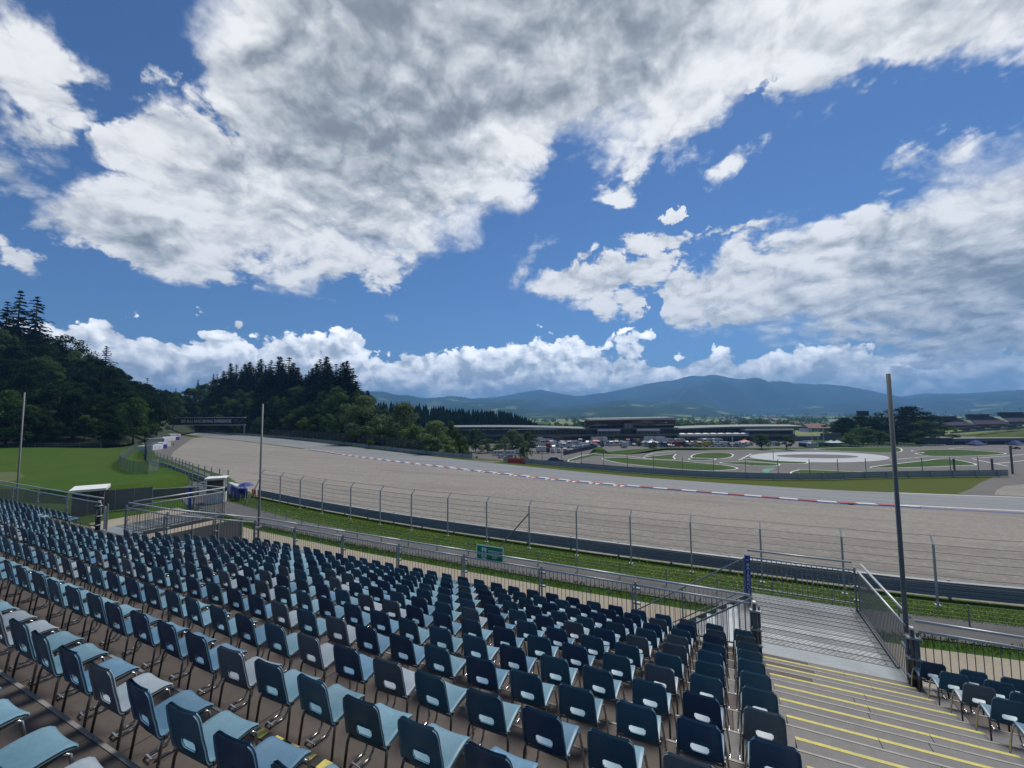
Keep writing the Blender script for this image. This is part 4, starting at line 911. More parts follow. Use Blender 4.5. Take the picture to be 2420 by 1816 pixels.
# ------------------------------------------------------------ buildings in the valley
def atf(px, py, fd): v = ray(px, py); return v*(fd/(v@f0))
class Bld:
    def __init__(s, name, label, cat, fd, px, py, group=None):
        p = atf(px, py, fd); s.fd = fd; s.x0 = p@r0; s.z0 = p[2]; s.t = thing(name, label, cat, p, yaw, group)
    def x(s, px, py=1020): return atf(px, py, s.fd)@r0-s.x0
    def z(s, py, px=1500): return atf(px, py, s.fd)[2]-s.z0
    def b(s, mb, pa, pb, ya, yb, d0, d1, mi=0):
        pm = (pa+pb)/2
        return mb.box(s.x(pa, ya), s.x(pb, ya), d0, d1, s.z(yb, pm), s.z(ya, pm), mi)
    def part(s, name, m, *boxes, **k):
        mb = MB()
        for q in boxes: s.b(mb, *q)
        return mb.build(name, m, k.get('parent', s.t))
FD = 312
def glazed():
    m = mat('framed_glazing', (.012, .018, .024), .15, spec=.6); nt = m.node_tree; N = nt.nodes; L = nt.links; tc = N.new('ShaderNodeTexCoord'); br = N.new('ShaderNodeTexBrick'); br.offset = 0
    br.inputs['Scale'].default_value = 1; br.inputs['Brick Width'].default_value = 2.8; br.inputs['Row Height'].default_value = 3.2; br.inputs['Mortar Size'].default_value = .14; br.inputs['Color1'].default_value = (.010, .016, .022, 1); br.inputs['Color2'].default_value = (.035, .045, .055, 1); br.inputs['Mortar'].default_value = (.13, .135, .14, 1)
    sp = N.new('ShaderNodeSeparateXYZ'); cb2 = N.new('ShaderNodeCombineXYZ'); L.new(tc.outputs['Object'], sp.inputs[0]); L.new(sp.outputs[0], cb2.inputs[0]); L.new(sp.outputs[2], cb2.inputs[1]); L.new(cb2.outputs[0], br.inputs['Vector']); L.new(br.outputs['Color'], N['Principled BSDF'].inputs['Base Color']); return m
M['glazed'] = glazed()
B = Bld('pit_building', 'long grey and black pit building with a raised glazed centre block', 'building', FD, 1490, 1046)
B.part('ground_storey', M['glazed'], (1150, 1752, 1036, 1056, 0, 14))
B.part('garage_wall', M['clad'], (1150, 1600, 1044, 1056, -.4, -.05))
B.part('balcony_slab', M['clad'], (1256, 1600, 1037.2, 1042, -3, 0), (1256, 1600, 1026, 1030.5, -3.5, 0))
B.part('upper_storey', M['glazed'], (1062, 1760, 1014.5, 1036, 3, 14))
B.part('side_wall', M['clad'], (1062, 1140, 1030, 1058, 1, 12))
w = MB(); 
B.part('mullions', M['clad'], (1070, 1071, 1015, 1026, 2.85, 2.9))
rf = MB(); n = 24
for pa, pb, ya, yb, th in ((1062, 1392, 1008.5, 1012.5, 5), (1590, 1898, 1012, 1006.5, 5)):
    for i in range(n):
        a, c = pa+(pb-pa)*i/n, pa+(pb-pa)*(i+1)/n; arch = lambda u: -2.2*math.sin(math.pi*u)
        y1, y2 = ya+(yb-ya)*i/n+arch(i/n), ya+(yb-ya)*(i+1)/n+arch((i+1)/n)
        xa, xc = B.x(a), B.x(c); za, zc = B.z(y1, a), B.z(y2, c)
        rf.hexa([(xa, -3, za-1.2), (xc, -3, zc-1.2), (xc, 16, zc-.4), (xa, 16, za-.4), (xa, -3, za-.3), (xc, -3, zc-.3), (xc, 16, zc+.5), (xa, 16, za+.5)])
B.part('flat_roof', M['roof_g'], (1380, 1600, 1011.5, 1014.5, -3, 15)); rf.build('wing_roof', M['roof_g'], B.t)
mb = MB(); mb.hexa([(B.x(1140), -5, B.z(1029)), (B.x(1252), -5, B.z(1027)), (B.x(1240), 3, B.z(1020)), (B.x(1140), 3, B.z(1018.5)), (B.x(1140), -5, B.z(1028.6)), (B.x(1252), -5, B.z(1026.6)), (B.x(1240), 3, B.z(1019.4)), (B.x(1140), 3, B.z(1017.5))]); mb.build('sloping_roof', M['clad'], B.t)
cb_ = MB(); xa, xb = B.x(1391), B.x(1594); z0, z1, z2 = B.z(1012), B.z(993), B.z(989)
cb_.hexa([(xa+.6, -1, z0), (xb-.6, -1, z0), (xb-.6, 16, z0), (xa+.6, 16, z0), (xa, -3, z1), (xb, -3, z1), (xb, 18, z1), (xa, 18, z1)]); cb_.build('centre_glazing', M['glass'], B.t)
cb_ = MB(); cb_.hexa([(xa-.8, -3.6, z1), (xb+.8, -3.6, z1), (xb+.8, 19, z1), (xa-.8, 19, z1), (xa, -2.4, z2), (xb, -2.4, z2+.5), (xb, 18, z2+.8), (xa, 18, z2+.3)]); cb_.build('centre_roof', M['roof_g'], B.t)
w = MB()
for px in np.arange(1400, 1590, 10): B.b(w, px, px+.5, 994, 1011, -2.2, -2)
B.b(w, 1392, 1594, 1002.5, 1003.3, -2.4, -2); w.build('centre_mullions', M['clad_d'], B.t)
M['litwin'] = mat('pale_blind', (.4, .43, .44), .6)
B.part('window_blinds', M['litwin'], (1400, 1434, 1003.6, 1005.4, -2.15, -2.02), (1548, 1589, 1002, 1004.3, -2.15, -2.02))
B.part('framed_bay', M['clad'], (1471, 1474, 1001, 1014, -4, -1), (1490, 1493, 1001, 1014, -4, -1), (1471, 1493, 1000, 1002.5, -4, -1), (1480.5, 1483, 1001, 1014, -3.6, -1), (1471, 1493, 1007, 1008, -3.6, -1)); B.part('bay_glass', M['litwin'], (1474, 1490, 1002, 1013, -3, -1.2))
for pa, pb in ((1409, 1464), (1501, 1557)):
    o = B.part('roof_pavilion', M['clad'], (pa+1.5, pb-1.5, 1018, 1026, -3, 2)); mb = MB()
    mb.hexa([(B.x(pa), -3.6, B.z(1018)), (B.x(pb), -3.6, B.z(1018)), (B.x(pb), 2.5, B.z(1018)), (B.x(pa), 2.5, B.z(1018)), (B.x(pa+3), -3, B.z(1014)), (B.x(pb-2), -3, B.z(1014)), (B.x(pb-2), 2, B.z(1014)), (B.x(pa+3), 2, B.z(1014))]); mb.build('white_roof', M['white'], o)
    mb = MB()
    for i in range(6): a = pa+5+i*(pb-pa-12)/6; B.b(mb, a, a+(pb-pa-12)/6-2.2, 1020.5, 1025, -3.05, -3)
    mb.build('windows', M['glass'], o)
o = B.part('terrace_canopy', M['white'], (1597, 1757, 1026.5, 1030, -7, -1)); mb = MB()
for i in range(9): a = 1597+i*160/9; xa, xb = B.x(a), B.x(a+160/9); z0 = B.z(1026.5); mb.hexa([(xa, -7, z0), (xb, -7, z0), (xb, -1, z0), (xa, -1, z0), (xa+1.5, -5, z0+.7), (xb-1.5, -5, z0+.7), (xb-1.5, -3, z0+.7), (xa+1.5, -3, z0+.7)])
mb.build('canopy_peaks', M['white'], o)
B.part('terrace_storey', M['glass'], (1597, 1757, 1030, 1037.5, -5, 0)); w = MB()
for px in np.arange(1600, 1756, 5): B.b(w, px, px+1.3, 1030.5, 1037.3, -5.1, -5)
w.build('terrace_frames', M['clad'], B.t)
B.part('side_canopy', M['white'], (1752, 1864, 1014, 1017, -6, 2)); B.part('side_facade', M['clad'], (1752, 1866, 1017, 1032, -4, 12), (1760, 1866, 1040, 1056, -4, 12)); B.part('side_windows', M['glass'], (1764, 1862, 1019, 1025, -4.1, -4), (1764, 1862, 1032, 1040, -4, 8))
B.part('white_pillar', M['white'], (1718.5, 1721, 1031, 1046, -6.6, -6)); B.part('red_pillar', M['kerb_r'], (1750, 1752.5, 1031, 1052, -6.6, -6))
G_ = MB()
S_ = Bld('tiered_stand', 'grey stepped spectator stand right of the pit building', 'grandstand', FD-4, 1885, 1046)
for i in range(7): S_.b(G_, 1866, 1902-i*2.4, 1048-(i+1)*3.6, 1048-i*3.6+.3, i*1.1, i*1.1+1.3)
G_.build('tiers', M['clad'], S_.t); S_.part('front_wall', M['concrete'], (1866, 1905, 1044, 1053, -.4, 0)); S_.part('roof', M['roof_g'], (1860, 1900, 1010, 1012, 2, 10)); S_.part('roof_posts', M['galv'], (1868, 1868.8, 1012, 1040, 8, 8.5), (1894, 1894.8, 1012, 1036, 8, 8.5))
for px, y0, y1, l in ((1919, 1006, 1033, 'left of three white flagpoles beside the red roofed house'), (1933, 1006, 1033, 'middle of three white flagpoles beside the red roofed house'), (1946, 1006, 1033, 'right of three white flagpoles beside the red roofed house')):
    p = atf(px, y1, 270); t = thing('flagpole', l, 'flagpole', p, yaw); MB().tube([(0, 0, -7), (0, 0, atf(px, y0, 270)[2]-p[2])], .14, 6).build('shaft', M['white'], t); MB().lathe([(.35, -7), (.35, -6.6), (.2, -6.5)], (0, 0, 0), 8).build('base', M['concrete'], t)
def house(px0, px1, ytop, ybot, fd, label, roofm='rust', group=None, ang=0):
    h = Bld('house', label, 'house', fd, (px0+px1)/2, ybot, group); w = h.x(px1)-h.x(px0); a = w/2; H_ = h.z(ytop, (px0+px1)/2); e = H_*.5; dp = w*.35; h.t.rotation_euler = (0, 0, yaw+ang)
    MB().box(-a, a, -dp, dp, 0, e).build('wall', M['white'] if R.random() < .6 else M['concrete'], h.t)
    MB().add([(-a*1.06, -dp*1.15, e), (a*1.06, -dp*1.15, e), (a*1.06, dp*1.15, e), (-a*1.06, dp*1.15, e), (-a*1.06, 0, H_), (a*1.06, 0, H_)], [(0, 1, 5, 4), (2, 3, 4, 5), (1, 2, 5), (3, 0, 4), (3, 2, 1, 0)]).build('roof', M[roofm], h.t)
    if fd < 1200:
        m_ = MB()
        for k in (-.6, -.2, .2, .6): m_.box(a*k-a*.08, a*k+a*.08, -dp-.05, -dp, e*.35, e*.75)
        m_.build('windows', M['glass'], h.t)
    return h.t
house(1900, 1949, 1002, 1021, 330, 'large house with a broad red brown tiled roof behind the flagpoles')
t = Bld('low_wall', 'long low grey wall below the red roofed house', 'wall', 275, 1940, 1040); t.part('wall_body', M['clad'], (1880, 1992, 1031, 1041, 0, 1), (1940, 1990, 1024, 1031, .2, .8))
# score board tower among the trees
p = Bld('screen_tower', 'black screen on a mast above the right-hand trees', 'screen', 330, 2040, 1050); p.part('screen', M['clad_d'], (2026, 2053, 972.5, 983, 0, 1)); p.part('mast', M['galv_d'], (2037, 2041, 983, 1050, .4, .9)); p.part('screen_frame', M['galv_d'], (2025, 2054, 971.5, 972.5, -.1, 1.1), (2025, 2054, 983, 984, -.1, 1.1))
# far right grandstand in three blocks, curved bank and pit lane sheds
for i, (pa, pb, ya, yb) in enumerate(((2199, 2305, 990, 1006), (2310, 2386, 985, 1003), (2388, 2470, 980, 997))):
    g = Bld('far_grandstand', ['left block of the red fronted far grandstand', 'middle block of the red fronted far grandstand', 'right block of the red fronted far grandstand'][i], 'grandstand', 420, (pa+pb)/2, yb, 'blocks of the far grandstand')
    M.setdefault('seat_p', mat('pale_pink_seating', (.42, .33, .33), .8, noise=[(.25, .5, (.16, .13, .14)), (2, .4, (.3, .26, .26))])); M.setdefault('seat_n', mat('dark_blue_seating', (.035, .035, .08), .8, noise=[(.3, .5, (.07, .05, .07))]))
    n = 10; mb = MB()
    for k in range(n):
        f = k/n; y1 = yb-(yb-ya)*(k+1)/n; g.b(mb, pa+8*f, pb-6*f, y1, yb-(yb-ya)*k/n+.2, k*1.4, k*1.4+1.6, 0 if k < 5 else 1)
    mb.build('tiers', [M['seat_p'], M['seat_n']], g.t); g.part('red_fascia', M['kerb_r'], (pa, pb, yb-.4, yb+1.1, -.5, 0)); g.part('base_wall', M['clad_d'], (pa+4, pb, yb+1.1, yb+7, 0, 10))
    g.part('rear_structure', M['clad_d'], (pa+14, pb-8, ya-5, ya+1, 15, 17)); g.part('roof_edge', M['roof_g'], (pa+20, pb-10, ya-6, ya-5, 12, 18))
bk = [atf(x, y, 345) for x, y in ((2250, 1036), (2330, 1029), (2420, 1019), (2520, 1012))]
mb = MB(); 
for a, c in zip(bk[:-1], bk[1:]):
    n_ = f0*14
    for s_, zz in ((0, 0),): mb.hexa([tuple(a-n_*1.2+np.array([0, 0, ZI-a[2]])), tuple(c-n_*1.2+np.array([0, 0, ZI-c[2]])), tuple(c+n_+np.array([0, 0, ZI-c[2]])), tuple(a+n_+np.array([0, 0, ZI-a[2]])), tuple(a-n_*.2), tuple(c-n_*.2), tuple(c+n_), tuple(a+n_)])
struct(mb.build('grass_bank', M['grass_o']))
wl = Bld('curved_wall', 'long pale wall rising to the right below the far grandstand', 'wall', 350, 2330, 1020)
mb = MB(); ps = [(2248, 1021, 1025), (2330, 1014, 1019), (2420, 1009, 1013), (2520, 1004, 1008)]
for (a, ya, yb), (c, yc, yd) in zip(ps[:-1], ps[1:]): mb.hexa([(wl.x(a), 0, wl.z(yb, a)), (wl.x(c), 0, wl.z(yd, c)), (wl.x(c), 1, wl.z(yd, c)), (wl.x(a), 1, wl.z(yb, a)), (wl.x(a), 0, wl.z(ya, a)), (wl.x(c), 0, wl.z(yc, c)), (wl.x(c), 1, wl.z(yc, c)), (wl.x(a), 1, wl.z(ya, a))])
mb.build('wall_body', M['roof_g'], wl.t); mb = MB()
for a in (2277, 2311, 2348, 2386): wl.b(mb, a, a+17, 1021-(a-2248)*.07-7, 1021-(a-2248)*.07-1.5, .5, 4)
mb.build('dark_boxes', M['clad_d'], wl.t)
sh = Bld('low_shed', 'long dark low shed behind the karting circuit at right', 'shed', 262, 2300, 1056); sh.part('wall', M['clad_d'], (2184, 2250, 1036, 1056, 0, 6), (2250, 2440, 1043, 1056, 1.5, 6)); sh.part('roof', M['clad'], (2182, 2252, 1034, 1036.5, -.5, 7), (2248, 2440, 1036, 1043, -.5, 7)); sh.part('white_sign', M['white'], (2220, 2246, 1034, 1036, -.7, -.55)); mb = MB()
for a in (2252, 2282, 2330, 2376, 2410): sh.b(mb, a, a+2, 1043, 1056, .1, .6)
mb.build('posts', M['galv'], sh.t)
for i, (a, c, ya) in enumerate(((2292, 2318, 1041), (2388, 2410, 1041))):
    u = Bld('blue_canopy', ['blue pointed canopy before the dark shed, left one', 'blue pointed canopy before the dark shed, right one'][i], 'canopy', 256, (a+c)/2, 1056, 'blue canopies'); xa, xb = u.x(a), u.x(c); z0, z1 = u.z(ya+9, a), u.z(ya, a); mb = MB()
    mb.add([(xa, -3, z0), (xb, -3, z0), (xb, 3, z0), (xa, 3, z0), (xa*.35, 0, z1), (xb*.35, 0, z1)], [(0, 1, 5, 4), (2, 3, 4, 5), (1, 2, 5), (3, 0, 4)]); mb.build('canopy', M['blue_f'], u.t); mb = MB()
    for x in (xa, xb):
        for y in (-3, 3): mb.tube([(x, y, 0), (x, y, z0)], .06, 5)
    mb.build('legs', M['galv'], u.t)
lr = Bld('white_rail_fence', 'white and black kerbside rail before the right-hand trees', 'fence', 255, 2130, 1056); lr.part('rail', M['white'], (1990, 2236, 1052, 1053.4, 0, .2)); mb = MB()
for a in np.arange(1992, 2234, 9): lr.b(mb, a, a+4, 1053.4, 1056, 0, .15)
mb.build('blocks', M['black'], lr.t)

# ------------------------------------------------------------ vehicles
PC = {'white': (.62, .63, .64), 'silver': (.36, .38, .40), 'dark grey': (.06, .065, .07), 'black': (.018, .018, .02), 'blue': (.02, .06, .22), 'red': (.36, .025, .02), 'yellow': (.55, .40, .05), 'orange': (.6, .14, .03), 'cream': (.55, .50, .40)}
for k, v in PC.items(): M['car_'+k] = mat(k.replace(' ', '_')+'_car_paint', v, .3, coat=.5)
def side_prism(mb, prof, w, top=None, mi=0):
    """profile (x, z, half width factor) swept across the width"""
    n = len(prof); vs = [(x, -w*k, z) for x, z, k in prof]+[(x, w*k, z) for x, z, k in prof]
    return mb.add(vs, [tuple(range(n)), tuple(range(2*n-1, n-1, -1))]+[(i, n+i, n+(i+1) % n, (i+1) % n) for i in range(n)], mi)
def wheels(t, xs_, w, r):
    for x in xs_:
        for s_ in (-1, 1):
            b = MB(); b.tube([(x, s_*(w-.2), r), (x, s_*(w+.01), r)], r, 14); o = b.build('wheel', M['tyre'], t); h = MB(); h.tube([(x, s_*(w+.005), r), (x, s_*(w+.03), r)], r*.6, 10); h.build('rim', M['galv'], o)
def proto_car():
    t = thing('parked_car', 'car', 'car'); b = MB()
    side_prism(b, [(-2.0, .28, .92), (2.0, .28, .92), (2.08, .45, .96), (2.06, .68, .96), (1.9, .78, 1), (.95, .92, 1), (-1.85, .98, 1), (-2.05, .80, .97), (-2.08, .45, .96)], .87); b.build('body', M['car_white'], t)
    c = MB(); side_prism(c, [(.98, .92, .96), (.30, 1.42, .78), (-1.15, 1.46, .76), (-1.85, .98, .95)], .87); c.build('cabin', M['glass'], t)
    r_ = MB(); side_prism(r_, [(.34, 1.415, .79), (.28, 1.45, .76), (-1.1, 1.49, .74), (-1.22, 1.455, .77)], .87); r_.build('roof', M['car_white'], t)
    for s_ in (-1, 1): MB().bevbox(1.98, 2.10, s_*.58-.2, s_*.58+.2, .58, .72, .02).build('headlight', M['litwin'], t)
    wheels(t, (-1.3, 1.3), .87, .31); return t
def proto_van():
    t = thing('parked_van', 'van', 'van'); b = MB()
    side_prism(b, [(-2.8, .35, .96), (2.6, .35, .96), (2.75, .6, .95), (2.7, 1.0, .95), (2.05, 1.25, .95), (1.35, 2.2, .88), (1.1, 2.42, .85), (-2.75, 2.45, .86), (-2.82, 1.2, .97)], 1.0); b.build('body', M['car_white'], t)
    c = MB(); side_prism(c, [(2.0, 1.28, .96), (1.42, 2.08, .9), (1.35, 2.1, .9), (1.9, 1.27, .96)], 1.02); c.build('windscreen', M['glass'], t)
    for s_ in (-1, 1): MB().hexa([(.55, s_*.985, 1.3), (1.75, s_*.985, 1.3), (1.75, s_*1.0, 1.3), (.55, s_*1.0, 1.3), (.55, s_*.92, 1.95), (1.4, s_*.92, 1.95), (1.4, s_*.94, 1.95), (.55, s_*.94, 1.95)]).build('side_window', M['glass'], t)
    wheels(t, (-1.7, 1.7), 1.0, .36); return t
def proto_caravan():
    t = thing('parked_caravan', 'caravan', 'caravan'); b = MB()
    side_prism(b, [(-2.7, .45, .97), (2.3, .45, .97), (2.7, .9, .97), (2.75, 1.5, .96), (2.3, 2.35, .94), (1.8, 2.55, .92), (-2.2, 2.6, .92), (-2.7, 2.2, .95)], 1.1); b.build('body', M['car_white'], t)
    for s_ in (-1, 1):
        for x in (-1.6, .2, 1.5): MB().box(x-.45, x+.45, s_*1.085-.02, s_*1.085+.02, 1.35, 1.9).build('window', M['glass'], t)
    MB().box(-2.72, -2.68, -.7, .7, 1.3, 1.9).build('rear_window', M['glass'], t); MB().bar((2.6, 0, .5), (3.7, 0, .45), .1).build('tow_bar', M['tyre'], t)
    wheels(t, (-.1,), 1.0, .33); return t
def proto_truck():
    t = thing('parked_truck', 'truck', 'truck'); MB().bevbox(-3.6, 1.7, -1.2, 1.2, 1.0, 3.5, .06).build('box_body', M['car_white'], t); b = MB()
    side_prism(b, [(1.8, .6, 1), (3.7, .6, 1), (3.75, 1.5, 1), (3.5, 2.7, .93), (1.8, 2.8, .93)], 1.15); b.build('cab', M['car_white'], t)
    c = MB(); side_prism(c, [(3.74, 1.55, .9), (3.52, 2.5, .85), (3.56, 2.5, .85), (3.79, 1.55, .9)], 1.15); c.build('windscreen', M['glass'], t); MB().box(-3.5, 3.5, -.5, .5, .6, 1.0).build('chassis', M['tyre'], t)
    wheels(t, (-2.4, 2.7), 1.15, .48); return t
def proto_tent():
    t = thing('paddock_tent', 'tent', 'tent'); b = MB(); a = 2.6
    b.add([(-a, -a, 2.3), (a, -a, 2.3), (a, a, 2.3), (-a, a, 2.3), (-a*.4, -a*.4, 2.9), (a*.4, -a*.4, 2.9), (a*.4, a*.4, 2.9), (-a*.4, a*.4, 2.9), (0, 0, 3.9), (-a, -a, 2.0), (a, -a, 2.0), (a, a, 2.0), (-a, a, 2.0)],
          [(0, 1, 5, 4), (1, 2, 6, 5), (2, 3, 7, 6), (3, 0, 4, 7), (4, 5, 8), (5, 6, 8), (6, 7, 8), (7, 4, 8), (9, 10, 1, 0), (10, 11, 2, 1), (11, 12, 3, 2), (12, 9, 0, 3)]); b.build('canopy', M['car_white'], t)
    for x in (-a, a):
        for y in (-a, a): MB().tube([(x, y, 0), (x, y, 2.05)], .06, 5).build('leg', M['galv'], t)
    MB().box(-a, a, a-.03, a, 0, 2.05).build('side_wall', M['car_white'], t); return t
PR = {}
def vehicle(kind, px, py, ang, colr, label, s=1.0, z=None):
    z = ZI if z is None else z
    if kind not in PR: t = PR[kind] = {'car': proto_car, 'van': proto_van, 'caravan': proto_caravan, 'truck': proto_truck, 'tent': proto_tent}[kind]()
    else: t = copy_tree(PR[kind])
    p = atz(px, py, z); t.location = [float(c) for c in p]; t.rotation_euler = (0, 0, yaw+rad(ang)); t.scale = (s, s, s); tag(t, label, kind, {'car': 'cars in the paddock', 'van': 'vans in the paddock', 'caravan': 'caravans in the paddock', 'truck': 'trucks in the paddock', 'tent': 'tents in the paddock'}[kind])
    for c in t.children:
        if c.name.split('.')[0] in ('body', 'roof', 'cab', 'canopy', 'side_wall', 'box_body'): recolor(c, M['car_'+(colr if c.name.split('.')[0] != 'box_body' else 'white')])
    return t
v = vehicle('car', 1312, 1092, 4, 'blue', 'blue hatchback parked behind the barrier beside the karting circuit', 1.0, gz(*atz(1312, 1092, GZ)[:2])+.0)
v.location = [float(c) for c in atz(1312, 1094, GZ-1.0)]; MB().box(-3.5, 3.5, -2, 2, -.35, -.03).build('ground_pad', M['asph_d'], None); pad = bpy.data.objects['ground_pad']; pad.location = v.location; pad.rotation_euler = v.rotation_euler; pad.name = 'access_road'; struct(pad)
seen = {}
def mixc(r_): u = r_.random(); return 'white' if u < .62 else ('silver' if u < .66 else R.choice(['dark grey', 'black', 'red', 'blue', 'cream', 'dark grey', 'yellow']))
rowsv = [('in the back row below the pit building', 1262, 1720, 1047.5, 13, ('car', 'van', 'car', 'van', 'car', 'caravan', 'truck')), ('in the second row from the pit building', 1258, 1400, 1053, 9, ('car', 'van', 'caravan', 'car')),
         ('in the third row from the pit building', 1262, 1420, 1058.5, 9.5, ('car', 'car', 'van', 'caravan')), ('nearest the grass bank', 1530, 1760, 1056, 12, ('van', 'car', 'car', 'caravan', 'car', 'tent', 'van')),
         ('before the centre block of the pit building', 1395, 1530, 1053.5, 12, ('car', 'car', 'van', 'caravan', 'car', 'tent'))]
for desc, xa, xb, y, st, kinds in rowsv:
    x = xa; i = 1; cnt = {}
    while x < xb:
        kd = R.choice(kinds); cl = mixc(R)
        if kd == 'tent': cl = R.choice(['white']*7+['orange', 'red'])
        cnt[(cl, kd)] = cnt.get((cl, kd), 0)+1; lead = nth(cnt[(cl, kd)])
        vehicle(kd, x, y+R.uniform(-.6, .6), R.choice((90, 80, 0, 100, 12, 85)), cl, f'{cl} {kd} {desc}, {lead} such from the left', 1.25); x += st*R.uniform(.8, 1.25); i += 1
lab = ['white caravan with rounded front alone behind the track opening', 'white caravan beside the tall bush left of the paddock', 'white caravan half hidden behind the bushes']
for i, (x, y, a) in enumerate(((1178, 1077, 5), (1205, 1077, 175), (1226, 1073, 20))): vehicle('caravan', x, y, a, 'white', lab[i])
for i, (x, y, a, cl, k, l) in enumerate(((1186, 1083, 10, 'white', 'car', 'white car parked before the white caravans'), (1204, 1083, 170, 'silver', 'car', 'silver car parked before the white caravans'), (1308, 1070, 70, 'white', 'van', 'white van at the left end of the front paddock row'), (1322, 1070, 75, 'white', 'van', 'white van second in the front paddock row'),
    (1336, 1070, 80, 'white', 'caravan', 'white caravan in the middle of the front paddock row'), (1350, 1069, 60, 'white', 'car', 'white car right of the front row caravan'), (1248, 1062, 10, 'white', 'caravan', 'white caravan at the left edge of the paddock behind bushes'), (1283, 1071, 0, 'black', 'truck', 'dark cabbed truck at the left front of the paddock'), (1366, 1064, 15, 'white', 'caravan', 'white caravan above the dark sloping fence'), (1386, 1061, 15, 'white', 'caravan', 'white caravan right of another above the dark sloping fence'),
    (1174, 1044, 5, 'white', 'caravan', 'white caravan standing alone between the round trees'), (1905, 1056, 5, 'blue', 'tent', 'blue tent right of the conical tree'), (1922, 1057, 8, 'white', 'caravan', 'white caravan right of the blue tent'), (1945, 1056, 0, 'dark grey', 'van', 'dark van beside the long white tent'), (1965, 1055, 0, 'white', 'tent', 'white tent against the right-hand trees'), (1980, 1055, 0, 'white', 'tent', 'last white tent against the right-hand trees'),
    (1760, 1052, 0, 'orange', 'tent', 'orange tent near the red pillar'), (1772, 1054, 10, 'white', 'car', 'white car right of the orange tent'), (1800, 1055, 0, 'white', 'caravan', 'white caravan behind the round tree'), (1832, 1054, 4, 'white', 'caravan', 'white caravan between round and conical trees'), (1475, 1058, 90, 'black', 'truck', 'black truck below the framed bay of the pit building'), (2400, 1062, 5, 'dark grey', 'car', 'dark low car at the far right edge of the karting circuit'))):
    vehicle(k, x, y, a, cl, l)
p0, p1 = atz(1332, 1077, ZI), atz(1428, 1056, ZI); d = p1-p0; t = thing('dark_fence', 'dark blue sloping fence panel along the front paddock row', 'fence', p0, math.atan2(d[1], d[0])); L = float(np.linalg.norm(d)); MB().box(0, L, -.05, .05, .1, 2.1).build('fabric', M['navyboard'], t); b = MB()
for x in np.linspace(0, L, 12): b.tube([(x, .08, 0), (x, .08, 2.2)], .05, 5)
b.build('posts', M['galv_d'], t)
# kart at the right and a marshal at the tyre walls
M['jacket'] = mat('orange_jacket', (.55, .10, .03), .8); M['cloth'] = mat('black_cloth', (.02, .02, .022), .9)
def person(p, rz, label):
    t = thing('person', label, 'person', p, rz)
    b = MB(); ring = [(.02, .075, .06), (.10, .085, .06), (.48, .12, .085), (.80, .17, .11), (.92, .165, .11), (1.05, .155, .10), (1.25, .19, .115), (1.40, .205, .105), (1.47, .13, .08), (1.52, .06, .06), (1.56, .075, .085), (1.64, .085, .10), (1.72, .07, .08), (1.76, .03, .03)]
    n = 12; vs = []; 
    for z, a, c in ring: vs += [(a*math.cos(2*math.pi*i/n), c*math.sin(2*math.pi*i/n), z) for i in range(n)]
    fs = [(k*n+i, k*n+(i+1) % n, (k+1)*n+(i+1) % n, (k+1)*n+i) for k in range(len(ring)-1) for i in range(n)]
    b.add(vs, fs); k0 = len(b.f); b.m = [0 if f[0]//n >= 9 else (1 if f[0]//n >= 4 else 2) for f in b.f]
    for s_ in (-1, 1): b.tube([(s_*.19, 0, 1.40), (s_*.25, .01, 1.15), (s_*.24, .08, .90), (s_*.23, .11, .80)], .055, 6, 1, .035)
    b.build('body', [M['skin'], M['jacket'], M['cloth']], t, True); MB().lathe([(.10, 1.64), (.105, 1.70), (.08, 1.77), (.02, 1.80)], (0, -.005, 0), 10).build('cap', M['jacket'], t)
person(gp(409, 1056), 0, 'person in an orange jacket standing beside the tyre walls')
p = atz(2392, 1058, ZI); t = thing('go_kart', 'low black go-kart with a driver on the circuit at far right', 'go-kart', p, yaw); MB().bevbox(-.95, .95, -.65, .65, .08, .3, .05).build('body', M['clad_d'], t); b = MB(); b.lathe([(.17, .25), (.22, .5), (.2, .75), (.1, .82), (.15, .9), (.16, 1.05), (.08, 1.15)], (-.2, 0, 0), 10); b.build('driver', M['cloth'], t); wheels(t, (-.65, .65), .6, .14)
t = Bld('light_mast', 'thin dark mast standing on the karting circuit with a box at its foot', 'mast', 190, 1827, 1092); t.part('shaft', M['galv_d'], (1826.4, 1827.4, 1064, 1092, 0, .15)); t.part('box', M['clad_d'], (1822, 1832, 1087, 1093, -.3, .5))
for i, px in enumerate((2255, 2345, 2389)):
    t = Bld('dark_post', ['left dark post at the right end of the karting fence', 'middle dark post at the right end of the karting fence', 'tallest dark post at the right end of the karting fence'][i], 'post', 78, px, 1128); t.part('shaft', M['galv_d'], (px-1.6, px+1.6, 1085 if i != 2 else 1055, 1130, 0, .2)); t.part('cap', M['galv'], (px-2, px+2, 1084 if i != 2 else 1053.5, 1085 if i != 2 else 1055, 0, .25))
